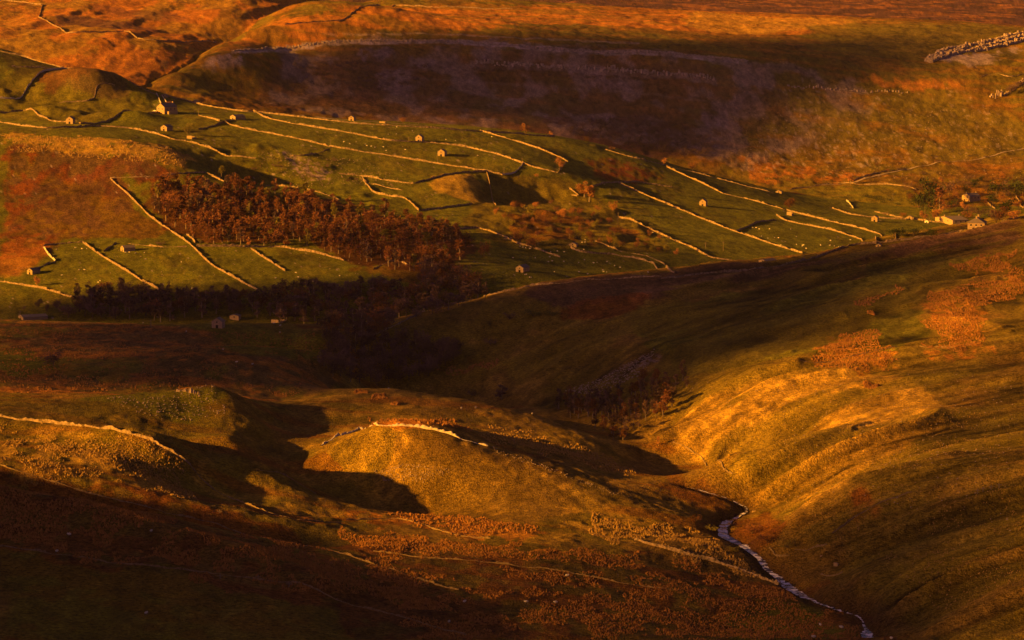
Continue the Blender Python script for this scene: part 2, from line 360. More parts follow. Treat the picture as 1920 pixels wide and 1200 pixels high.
# far hill
put('heather', region((560,120),(700,115),(820,130),(800,170),(680,200),(590,180), which=2) * .5)
put('heather', region((1000,215),(1250,225),(1330,290),(1250,300),(1120,275), which=2) * .8)
put('orange', region((1380,290),(1450,300),(1560,310),(1640,335),(1560,345),(1400,335), which=2) * sstep(.42, .56, n_fin) * .75)
put('rust', region((1340,300),(1500,240),(1700,250),(1900,280),(1900,345),(1600,350),(1420,340), which=2) * .2)
put('olive', region((1480,170),(1900,170),(1920,330),(1700,340),(1560,290), which=2) * sstep(.44, .56, fbm(X / 40, Y / 70, 84, 3)) * .8)
put('field', region((1520,352),(1700,350),(1740,385),(1640,395),(1500,375)) * .7)
put('orange', region((430,80),(520,35),(700,10),(900,5),(1060,10),(1300,20),(1600,32),(1560,65),(1300,60),(1060,45),(860,55),(640,68),(480,88), which=2) * (.35 + .5 * sstep(.42, .58, streak)))
put('straw', region((1280,22),(1500,35),(1640,35),(1560,55),(1400,62),(1290,50), which=2) * .6)
put('orange', region((1580,140),(1700,145),(1820,155),(1800,165),(1640,160), which=2) * .7)
scree = region((350,125),(400,108),(520,108),(500,122),(440,132), which=2)
for c in [((925,158),(950,156),(946,172),(928,175)), ((960,165),(974,166),(972,180),(962,178)), ((1005,155),(1045,155),(1050,172),(1012,165)), ((1100,150),(1230,153),(1190,168),(1160,190),(1110,165)),
          ((900,98),(945,96),(944,106),(905,108)), ((560,105),(640,98),(650,115),(580,122)), ((650,100),(730,98),(735,118),(660,118)), ((750,100),(830,98),(820,118),(760,120)),
          ((1300,200),(1340,205),(1420,240),(1360,245),(1310,225)), ((1740,112),(1770,104),(1820,98),(1920,84),(1925,99),(1864,97),(1850,112),(1795,116),(1765,123)), ((960,205),(975,207),(973,222),(962,222))]:
    scree = np.maximum(scree, region(*c, which=2))
put('scree', scree * .9)
put('stone', F_ * region((1480,160),(1800,165),(1900,250),(1800,300),(1500,300),(1400,260),which=2) * (fbm(X / 3.5, Y / 9, 61, 2) > .76) * .4)
put('stone', F_ * region((1350,290),(1480,240),(1640,270),(1650,330),(1400,320),which=2) * (fbm(X / 3.5, Y / 9, 62, 2) > .72) * .5)
put('stone', S_ * (fbm(X / 2.2, Y / 5, 63, 2) > .88) * (n_mid > .5) * .7)
for t, b, k in (([(435,93),(520,87),(640,77),(760,74),(860,76),(960,83),(1060,89),(1160,94),(1280,101),(1400,110)], 9, .95), ([(880,114),(960,120),(1060,122),(1160,128),(1280,138),(1345,148)], 13, .6), ([(600,66),(760,62),(900,66),(1060,74),(1200,82)], 3, .5), ([(700,140),(850,150),(1000,160),(1200,172),(1350,190)], 5, .35)):
    m_ = region(*t, *[(a_, c_ + b) for a_, c_ in t[::-1]], which=2, warp=False); put('stone', m_ * k * (.45 + .55 * sstep(.34, .5, fbm(X / 5, Y / 60, 81, 3))))
put('heather', region((520,100),(1000,100),(1400,130),(1500,200),(1340,300),(1100,262),(700,225),(480,195), which=2) * .45)  # heather laid along the cloud shade, adding the shade's purple to the colour
put('stone', region((1740,112),(1770,104),(1820,98),(1920,84),(1925,99),(1864,97),(1850,112),(1795,116),(1765,123), which=2) * .7)
put('olive', region((1500,45),(1920,50),(1920,62),(1760,88),(1720,112),(1560,90), which=2) * .8)
# upper slope
put('heather', region((100,35),(180,32),(260,45),(300,65),(240,58),(120,50), which=3) * .75); put('heather', region((150,15),(330,20),(350,40),(200,30), which=3) * .5)
put('straw', region((0,20),(60,30),(80,80),(20,90),(0,80), which=3) * .35)
put('scree', F_ * region((540,80),(900,78),(1300,100),(1600,140),(1640,220),(1400,310),(1100,262),(700,225),(500,195), which=2) * (.05 + .5 * sstep(.44, .62, fbm(X / 26, Y / 60, 83, 4))))  # real scree plus the purple of the cloud shade, put into the colour
far_k = np.clip((R - 900) / 2200, 0, 1)
col *= (1 + (.8 + .5 * far_k) * (fbm(X / 3.2, Y / 7, 71, 3) - .5) + .75 * (fbm(X / 13, Y / 34, 72, 3) - .5) + (.7 * F_ + .45 * U_ + .9 * M_) * (fbm(X / 55 + Y / 260, Y / 120, 73, 4) - .5))[..., None]

# ---------------------------------------------------------------- relief of the ground
green = (col[..., 1] > col[..., 0]).astype(float); green = soft(green, 2)
rough_s = soft(region((380,285),(480,270),(560,285),(680,330),(760,370),(700,385),(600,355),(480,320),(400,300), which=1, warp=False) + region((0,125),(120,128),(290,180),(300,215),(200,232),(60,225),(0,215), which=1, warp=False) + region((930,330),(1110,345),(1250,470),(1000,460),(880,400), which=1, warp=False), 8)
amp = (1 - .8 * green)
rel = 1.7 * (fbm(X / 60, Y / 60, 31, 3) - .5) * N * np.clip(1 - green, .5, 1)
rel += amp * (1.1 * (fbm(X / 14, Y / 20, 32, 3) - .5) + .75 * (fbm(X / 4.2, Y / 5.2, 33, 2) - .5) * np.clip(3000 / R, .3, 1))
# the creeping, ribbed grass of the right hillside: a field whose level lines run down the slope
RIBS = [(-3, [(850,700),(1000,620),(1200,560),(1400,520),(1650,468)]), (-2, [(1000,760),(1100,690),(1250,620),(1400,570),(1650,500),(1920,445)]), (-1, [(1180,790),(1250,720),(1350,640),(1500,590),(1700,540),(1920,490)]),
 (0, [(1215,820),(1300,745),(1400,705),(1500,680),(1700,655),(1920,600)]), (1, [(1270,850),(1350,790),(1450,740),(1560,705),(1700,690),(1920,650)]), (2, [(1370,890),(1430,850),(1520,800),(1640,755),(1760,725),(1920,695)]),
 (3, [(1420,930),(1480,890),(1570,840),(1680,800),(1800,772),(1920,755)]), (4, [(1450,975),(1540,925),(1640,880),(1750,845),(1920,812)]), (5, [(1490,1015),(1590,962),(1700,912),(1810,880),(1920,862)]),
 (6.5, [(1560,1060),(1650,1005),(1780,962),(1920,935)]), (8, [(1610,1112),(1720,1052),(1830,1012),(1920,988)]), (9.5, [(1720,1155),(1800,1112),(1920,1070)])]
rib_fit = tps_fit([(*hit(*p), float(t)) for t, l in RIBS for p in l], 3e-3)
mE = N & (R > 850) & (R < 2300) & (PH > -0.04) & (PH < .24); T_ = np.zeros(X.shape); T_[mE] = tps_eval(rib_fit, X[mE], Y[mE])
along = X * .8 + Y * .6
rib = 1 - np.abs(2 * vnoise(T_ * 2.3 + .9 * vnoise(along / 45, T_, 44), along / 110, 41) - 1)
rib2 = 1 - np.abs(2 * vnoise(T_ * 6.5 + 1.3 * vnoise(along / 30, T_ * 3, 45), along / 60, 46) - 1)
ew = soft(region((860,700),(1300,500),(2300,330),(2320,1260),(1760,1200),(1620,1110),(1500,1010),(1420,930),(1270,830),(1190,815),(1000,760), which=0, warp=False), 12)
rel += ew * (rib * 3.6 + rib2 * 1.3 * (.3 + rib) - 2.6)
fdir = fbm(X / 70, Y / 22, 51, 4); rel += F_ * 5.0 * (fbm(X / 90 + Y / 220, Y / 220, 52, 4) - .5) + U_ * 9 * (.5 - np.abs(fbm(X / 90 - Y / 500, Y / 900, 53, 3) - .5) * 2) + M_ * 14 * (fdir - .5)
rel += rough_s * 6.5 * (fbm(X / 26, Y / 40, 55, 3) - .5) + S_ * 1.6 * (fbm(X / 55, Y / 70, 56, 3) - .5)
rel += (F_ + U_) * 2.6 * (fbm(X / 12, Y / 26, 57, 3) - .5)
rel *= inner
# hollows and steps of the spur
def bump(px, py, rx, ry, h):
    x, y = hit(px, py); return h * np.exp(-((X - x) / rx) ** 2 - ((Y - y) / ry) ** 2)
rel += bump(175,158,34,50,15) + bump(90,215,22,25,6) + bump(240,222,26,24,8) - bump(450,325,40,45,7) - bump(1030,350,45,50,6) - bump(960,365,30,60,8) + bump(880,345,40,55,5)
def ridge_line(pts, w, h):
    P = np.array([hit(*p) for p in pts]); d2 = np.full(X.shape, 1e9); mk = (X > P[:, 0].min() - 4 * w) & (X < P[:, 0].max() + 4 * w) & (Y > P[:, 1].min() - 4 * w) & (Y < P[:, 1].max() + 4 * w)
    xs, ys = X[mk], Y[mk]; d = np.full(len(xs), 1e9)
    for (a, b), (c, e) in zip(P[:-1], P[1:]):
        t = np.clip(((xs - a) * (c - a) + (ys - b) * (e - b)) / ((c - a) ** 2 + (e - b) ** 2), 0, 1); d = np.minimum(d, (xs - a - t * (c - a)) ** 2 + (ys - b - t * (e - b)) ** 2)
    d2[mk] = d; return h * np.exp(-d2 / w ** 2)
rel += ridge_line([(-40,797),(100,815),(200,831),(280,848),(320,858)], 15, 4.5) + ridge_line([(300,842),(360,850),(420,860),(455,872)], 20, 5.5) + ridge_line([(-60,930),(150,965),(300,1010),(450,1045),(600,1100)], 14, 4.0) - ridge_line([(480,830),(560,870),(640,930)], 16, 4) + ridge_line([(400,748),(440,775),(452,812),(440,846)], 17, 6.5) + bump(405,893,24,40,-6) - ridge_line([(-60,885),(100,908),(250,935),(400,968),(560,1000)], 15, 5.0)
put('olive', ew * .75 * sstep(.46, .58, fbm(T_ * 2.8, along / 70, 49, 3))); grain = fbm(T_ * 14, along / 22, 47, 3); grain2 = fbm(T_ * 3.5, along / 90, 48, 3)
col *= (1 + ew * (1.5 * (grain - .5) + 1.3 * (grain2 - .5) + .5 * (rib - .5)))[..., None]
H = H + rel
# the stream bed is cut into the valley floor
STREAM = [(1290,902),(1318,910),(1345,918),(1372,927),(1398,938),(1402,948),(1385,958),(1362,968),(1350,980),(1352,992),(1370,1003),(1395,1012),(1412,1024),(1430,1040),(1442,1058),(1462,1072),(1490,1092),(1515,1106),(1545,1120),(1590,1133),(1618,1145),(1622,1160),(1640,1182)]
stream_xy = smooth_line(STREAM, 2.0, 1, 5.0)
sub = np.where(N & (R < 1500) & (R > 850))
sx, sy = X[sub], Y[sub]; dmin = np.full(len(sx), 1e9)
for (a, b) in stream_xy[::2]: dmin = np.minimum(dmin, (sx - a) ** 2 + (sy - b) ** 2)
dmin = np.sqrt(dmin); kk = .85 * np.exp(-(dmin / 7.0) ** 2)[:, None]; col[sub] = col[sub] * (1 - kk) + C['dark_ground'] * kk; H[sub] -= 2.0 * np.exp(-(dmin / 6.0) ** 2) + .8 * np.exp(-(dmin / 3.5) ** 4)  # banks take a darker ground colour towards the water

# ---------------------------------------------------------------- materials
def mat(name, base, rough=.9, var=.25, scale=2.0, bump_=0.0, second=None, attr=None, spec=.2):
    m = bpy.data.materials.new(name); m.use_nodes = True; nt = m.node_tree; nd, lk = nt.nodes, nt.links; p = nd["Principled BSDF"]
    p.inputs["Roughness"].default_value = rough; p.inputs["Specular IOR Level"].default_value = spec
    tc = nd.new("ShaderNodeTexCoord"); n1 = nd.new("ShaderNodeTexNoise"); n1.inputs["Scale"].default_value = scale; n1.inputs["Detail"].default_value = 7; n1.inputs["Roughness"].default_value = .68
    lk.new(tc.outputs["Object"], n1.inputs["Vector"])
    mx = nd.new("ShaderNodeMix"); mx.data_type = 'RGBA'
    rp = nd.new("ShaderNodeMapRange"); rp.inputs[1].default_value = .35; rp.inputs[2].default_value = .65; lk.new(n1.outputs[0], rp.inputs[0]); lk.new(rp.outputs[0], mx.inputs[0])
    if attr:
        at = nd.new("ShaderNodeVertexColor"); at.layer_name = attr
        for k, f in ((6, 1 - var), (7, 1 + var)):
            mm = nd.new("ShaderNodeMix"); mm.data_type = 'RGBA'; mm.blend_type = 'MULTIPLY'; mm.inputs[0].default_value = 1; mm.inputs[7].default_value = (f, f, f, 1)
            lk.new(at.outputs[0], mm.inputs[6]); lk.new(mm.outputs[2], mx.inputs[k])
    else:
        b2 = second or [c * (1 + var) for c in base]; b1 = base if second else [c * (1 - var) for c in base]
        mx.inputs[6].default_value = (*b1, 1); mx.inputs[7].default_value = (*b2, 1)
    lk.new(mx.outputs[2], p.inputs["Base Color"])
    if bump_:
        n2 = nd.new("ShaderNodeTexNoise"); n2.inputs["Scale"].default_value = scale * 2.2; n2.inputs["Detail"].default_value = 6; lk.new(tc.outputs["Object"], n2.inputs["Vector"])
        bp = nd.new("ShaderNodeBump"); bp.inputs["Strength"].default_value = 1.0; bp.inputs["Distance"].default_value = bump_; lk.new(n2.outputs[0], bp.inputs["Height"]); lk.new(bp.outputs[0], p.inputs["Normal"])
    return m
M = {}
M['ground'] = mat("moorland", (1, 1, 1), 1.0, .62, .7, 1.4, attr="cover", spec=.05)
M['wall'] = mat("drystone", (.055, .040, .026), .95, .4, .55, .25, second=(.36, .255, .18))
M['wall_dull'] = mat("dull_drystone", (.10, .07, .035), .95, .4, 1.1, .2, second=(.26, .18, .10))  # duller drystone with less contrast, for the near walls
M['wall_white'] = mat("pale_limestone", (.34, .29, .25), .95, .3, 1.2, .2, second=(.56, .49, .43))
M['masonry'] = mat("barn_masonry", (.24, .17, .11), .95, .3, 1.6, .06, second=(.42, .30, .19))
M['slate'] = mat("stone_slate", (.13, .105, .095), .8, .3, 2.0, .05, second=(.20, .16, .14))
M['dark'] = mat("dark_opening", (.012, .010, .009), .9)
M['wood'] = mat("weathered_wood", (.16, .12, .09), .9, .3, 3)
M['white'] = mat("white_paint", (.70, .66, .60), .6, .05, 2)
M['glass'] = mat("window_glass", (.03, .03, .035), .12, .1, 2, spec=.6)
M['fleece'] = mat("sheep_fleece", (.62, .55, .46), 1.0, .1, 6)
M['fleece_dark'] = mat("sheep_face", (.10, .08, .07), .9)
M['rock'] = mat("limestone_rock", (.17, .125, .11), .95, .3, .35, .4, second=(.42, .32, .28))
M['bark'] = mat("bark", (.10, .07, .05), .95, .3, 3)
M['birch_bark'] = mat("birch_bark", (.20, .155, .12), .9, .3, 3)

def raw_mesh(name, co, faces_v, sizes, smooth=False):
    me = bpy.data.meshes.new(name); me.vertices.add(len(co)); me.vertices.foreach_set("co", np.asarray(co, np.float32).ravel())
    f = np.asarray(faces_v, np.int32).ravel(); me.loops.add(len(f)); me.loops.foreach_set("vertex_index", f)
    n = len(f) // sizes; me.polygons.add(n); me.polygons.foreach_set("loop_start", np.arange(0, len(f), sizes, dtype=np.int32))
    me.polygons.foreach_set("loop_total", np.full(n, sizes, np.int32)); me.polygons.foreach_set("use_smooth", np.full(n, smooth))
    me.update(); return me
def link(name, me, m=None, parent=None, loc=(0, 0, 0), rz=0.0):
    o = bpy.data.objects.new(name, me); scene.collection.objects.link(o); o.location = loc; o.rotation_euler = (0, 0, rz)
    if m is not None and me is not None and not me.materials: me.materials.append(m)
    if parent is not None: o.parent = parent
    return o
def tag(o, label=None, cat=None, group=None, kind=None):
    if label: o["label"] = label
    if cat: o["category"] = cat
    if group: o["group"] = group
    if kind: o["kind"] = kind
    return o

ii, jj = np.meshgrid(np.arange(NI - 1), np.arange(NJ - 1), indexing='ij'); q = (ii * NJ + jj).ravel()
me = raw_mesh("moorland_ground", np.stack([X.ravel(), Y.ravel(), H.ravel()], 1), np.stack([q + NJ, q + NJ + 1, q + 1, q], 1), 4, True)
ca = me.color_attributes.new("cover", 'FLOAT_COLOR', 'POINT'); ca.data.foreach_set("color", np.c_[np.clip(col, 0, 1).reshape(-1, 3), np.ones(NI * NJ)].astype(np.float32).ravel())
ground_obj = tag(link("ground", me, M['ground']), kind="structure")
# ---------------------------------------------------------------- unseen cloud puffs placed to shade chosen ground (left of and above the view)
M['shade_cloud'] = mat("shade_cloud", (.80, .78, .76), 1.0, .04, .004)
E1 = Vector((-math.sin(SUN_AZ), math.cos(SUN_AZ), 0)); E2 = E1.cross(SUN_TRAVEL); E2 = E2 if E2.z > 0 else -E2
bm = bmesh.new(); bmesh.ops.create_icosphere(bm, subdivisions=2, radius=1); ico_v = np.array([v.co[:] for v in bm.verts]); ico_f = np.array([[v.index for v in f.verts] for f in bm.faces]); bm.free()
def pip(poly, x, y):
    r = False
    for (a, b), (c, d) in zip(poly, poly[1:] + poly[:1]):
        if (b > y) != (d > y) and x < (c - a) * (y - b) / (d - b) + a: r = not r
    return r
def shade_cloud(dist, patches, seed, depth=260):
    """puffs of one cloud bank; every patch: the ground it is placed to shade, number of puffs, puff radius"""
    rg = random.Random(seed); co, fs, n = [], [], 0
    for poly, count, rmin, rmax in patches:
        xs, ys = [p[0] for p in poly], [p[1] for p in poly]; made = 0
        while made < count:
            x, y = rg.uniform(min(xs), max(xs)), rg.uniform(min(ys), max(ys))
            if not pip(poly, x, y): continue
            gx, gy = hit(x, y); P = Vector((gx, gy, ground(gx, gy, HS)))
            c = P - SUN_TRAVEL * (dist + rg.uniform(-depth, depth)); r = rg.uniform(rmin, rmax)
            v = ico_v * np.array([r * rg.uniform(.9, 1.5), r * rg.uniform(.9, 1.4), r * rg.uniform(.75, 1.0)])
            v = v * (1 + .16 * np.sin(ico_v[:, [1, 2, 0]] * 5 + rg.uniform(0, 6)))
            co.append(v + np.array(c[:])); fs.append(ico_f + n); n += len(ico_v); made += 1
    return tag(link("shade_cloud", raw_mesh("shade_cloud", np.concatenate(co), np.concatenate(fs), 3, True), M['shade_cloud']), kind="stuff")
shade_cloud(8500, [([(590,115),(700,90),(900,78),(1200,80),(1450,95),(1560,120),(1500,165),(1400,220),(1330,285),(1290,288),(1130,243),(980,222),(700,202),(620,182)], 420, 22, 42),
             ([(520,95),(640,70),(900,45),(1200,60),(1500,75),(1620,110),(1600,150),(1450,230),(1400,300),(1300,296),(1000,225),(520,200)], 110, 14, 24)], 3)
shade_cloud(8200, [([(1480,60),(1800,70),(1740,130),(1600,160),(1450,180)], 55, 14, 24)], 8)
shade_cloud(6000, [([(60,575),(300,552),(520,560),(700,520),(900,525),(1150,530),(1330,520),(1620,490),(1720,510),(1640,580),(1480,630),(1330,690),(1240,760),(1180,800),(1000,765),(850,730),(640,715),(560,735),(430,722),(250,722),(40,722)], 560, 14, 28),
             ([(650,470),(860,440),(1000,450),(1250,480),(1450,485),(1880,425),(1900,470),(1740,510),(1560,600),(1300,520),(700,560)], 90, 9, 16),
             ([(440,735),(650,725),(1000,775),(1130,830),(900,790),(700,770),(560,800),(480,800)], 34, 5, 9)], 4, 200)
shade_cloud(7500, [([(1480,970),(1640,885),(1930,770),(2080,740),(2080,1300),(1720,1300),(1620,1140),(1500,1030)], 330, 6, 11), ([(700,1100),(1100,1100),(1500,1150),(1700,1200),(1700,1300),(500,1300),(600,1180)], 520, 5, 8), ([(1000,880),(1200,910),(1400,1010),(1300,1040),(1100,990)], 60, 4, 7), ([(640,1010),(1000,1020),(1500,1090),(1540,1140),(700,1090)], 90, 4, 7), ([(0,740),(400,745),(560,860),(300,830),(0,800)], 30, 4, 7), ([(1720,690),(2060,600),(2060,860),(1740,840)], 170, 5, 9)], 5, 200)  # bank added to dim the near slopes; sparse puffs give partial shade
# ---------------------------------------------------------------- water
def ribbon(name, line, widths, lift, m):
    co, n = [], len(line)
    for k, (x, y) in enumerate(line):
        a, b = line[max(k - 1, 0)], line[min(k + 1, n - 1)]; d = math.hypot(b[0] - a[0], b[1] - a[1]) + 1e-6; nx, ny = -(b[1] - a[1]) / d, (b[0] - a[0]) / d
        w = widths(k / n, k); zc = min(ground(x + nx * q, y + ny * q) for q in (-1, 0, 1)) + lift
        for s in (-1, -.5, 0, .5, 1): co.append((x + nx * w * s, y + ny * w * s, zc))
    f = [(5 * k + q, 5 * k + q + 1, 5 * k + q + 6, 5 * k + q + 5) for k in range(n - 1) for q in range(4)]
    return link(name, raw_mesh(name, co, f, 4, True), m)
mw = bpy.data.materials.new("beck_water"); mw.use_nodes = True; nd, lk = mw.node_tree.nodes, mw.node_tree.links; p = nd["Principled BSDF"]
tc = nd.new("ShaderNodeTexCoord"); nz = nd.new("ShaderNodeTexNoise"); nz.inputs["Scale"].default_value = .42; nz.inputs["Detail"].default_value = 4; lk.new(tc.outputs["Object"], nz.inputs[0])
cr = nd.new("ShaderNodeMapRange"); cr.inputs[1].default_value = .46; cr.inputs[2].default_value = .58; lk.new(nz.outputs[0], cr.inputs[0])
mx = nd.new("ShaderNodeMix"); mx.data_type = 'RGBA'; mx.inputs[6].default_value = (.02, .016, .016, 1); mx.inputs[7].default_value = (.90, .86, .88, 1); lk.new(cr.outputs[0], mx.inputs[0]); lk.new(mx.outputs[2], p.inputs["Base Color"])  # foam white raised so the sky's reflection is in the base colour too
r2 = nd.new("ShaderNodeMapRange"); r2.inputs[3].default_value = .12; r2.inputs[4].default_value = .7; lk.new(cr.outputs[0], r2.inputs[0]); lk.new(r2.outputs[0], p.inputs["Roughness"])
bp = nd.new("ShaderNodeBump"); bp.inputs["Distance"].default_value = .5; lk.new(nz.outputs[0], bp.inputs["Height"]); lk.new(bp.outputs[0], p.inputs["Normal"])
_wk = [(0, .25), (.08, .5), (.14, 1.0), (.2, 2.4), (.3, 2.8), (.38, 1.6), (.45, 2.6), (.52, 1.0), (.6, 1.9), (.7, 2.4), (.78, .45), (.84, .7), (.9, .4), (.95, .8), (.965, 2.8), (1, 2.6)]
wd = lambda t, k: float(np.interp(t, [q_[0] for q_ in _wk], [q_[1] for q_ in _wk])) * (.75 + .5 * seed01(k // 3))
tag(ribbon("beck_water", stream_xy, wd, .35, mw), kind="structure")

# ---------------------------------------------------------------- drystone walls
def drystone(pts, label, h=1.9, w=.55, m='wall', ruin=0.0, step=None, line=None, px_step=7.0):
    line = line or smooth_line(pts, step or (1.5 if hit(*pts[0])[1] > 1700 else .9), 2, px_step)
    co, n = [], len(line); sd = rng.random() * 99
    for k, (x, y) in enumerate(line):
        a, b = line[max(k - 1, 0)], line[min(k + 1, n - 1)]; d = math.hypot(b[0] - a[0], b[1] - a[1]) + 1e-6; nx, ny = -(b[1] - a[1]) / d, (b[0] - a[0]) / d
        g = ground(x, y); hh = h * (.72 + .5 * seed01(k + sd)) * (1 + .22 * math.sin(k * .13 + sd) + .16 * math.sin(k * .47 + 2 * sd)); hh *= .45 if seed01(k // 3 * 7 + sd) < .05 else 1
        if ruin: hh *= max(.12, 1 - ruin * (1.6 * max(0, math.sin(k * .31 + sd) * .5 + math.sin(k * .097 + sd * 2) * .5) + seed01(k * 3 + sd) * .6))
        j = lambda q: .3 * (seed01(k * 5 + q + sd) - .5)
        wb, wt = w * .65, w * .38
        for s, zz, ww in ((-1, g - 1.2, wb + .2), (-1, g + hh * .45, wb * .9 + j(1)), (-1, g + hh * .88, wt + j(2)), (0, g + hh + .12 * (k % 2), 0), (1, g + hh * .88, wt + j(3)), (1, g + hh * .45, wb * .9 + j(4)), (1, g - 1.2, wb + .2)):
            co.append((x + nx * s * ww, y + ny * s * ww, zz))
    f = [(7 * k + q, 7 * k + q + 1, 7 * k + q + 8, 7 * k + q + 7) for k in range(n - 1) for q in range(6)]
    o = link("drystone_wall", raw_mesh("drystone_wall", co, f, 4), M[m]); L = sum(math.hypot(a[0] - b[0], a[1] - b[1]) for a, b in zip(line[:-1], line[1:]))
    if L > 900: print("LONG", label, int(L))
    return tag(o, label, "wall", "drystone walls dividing the dale")
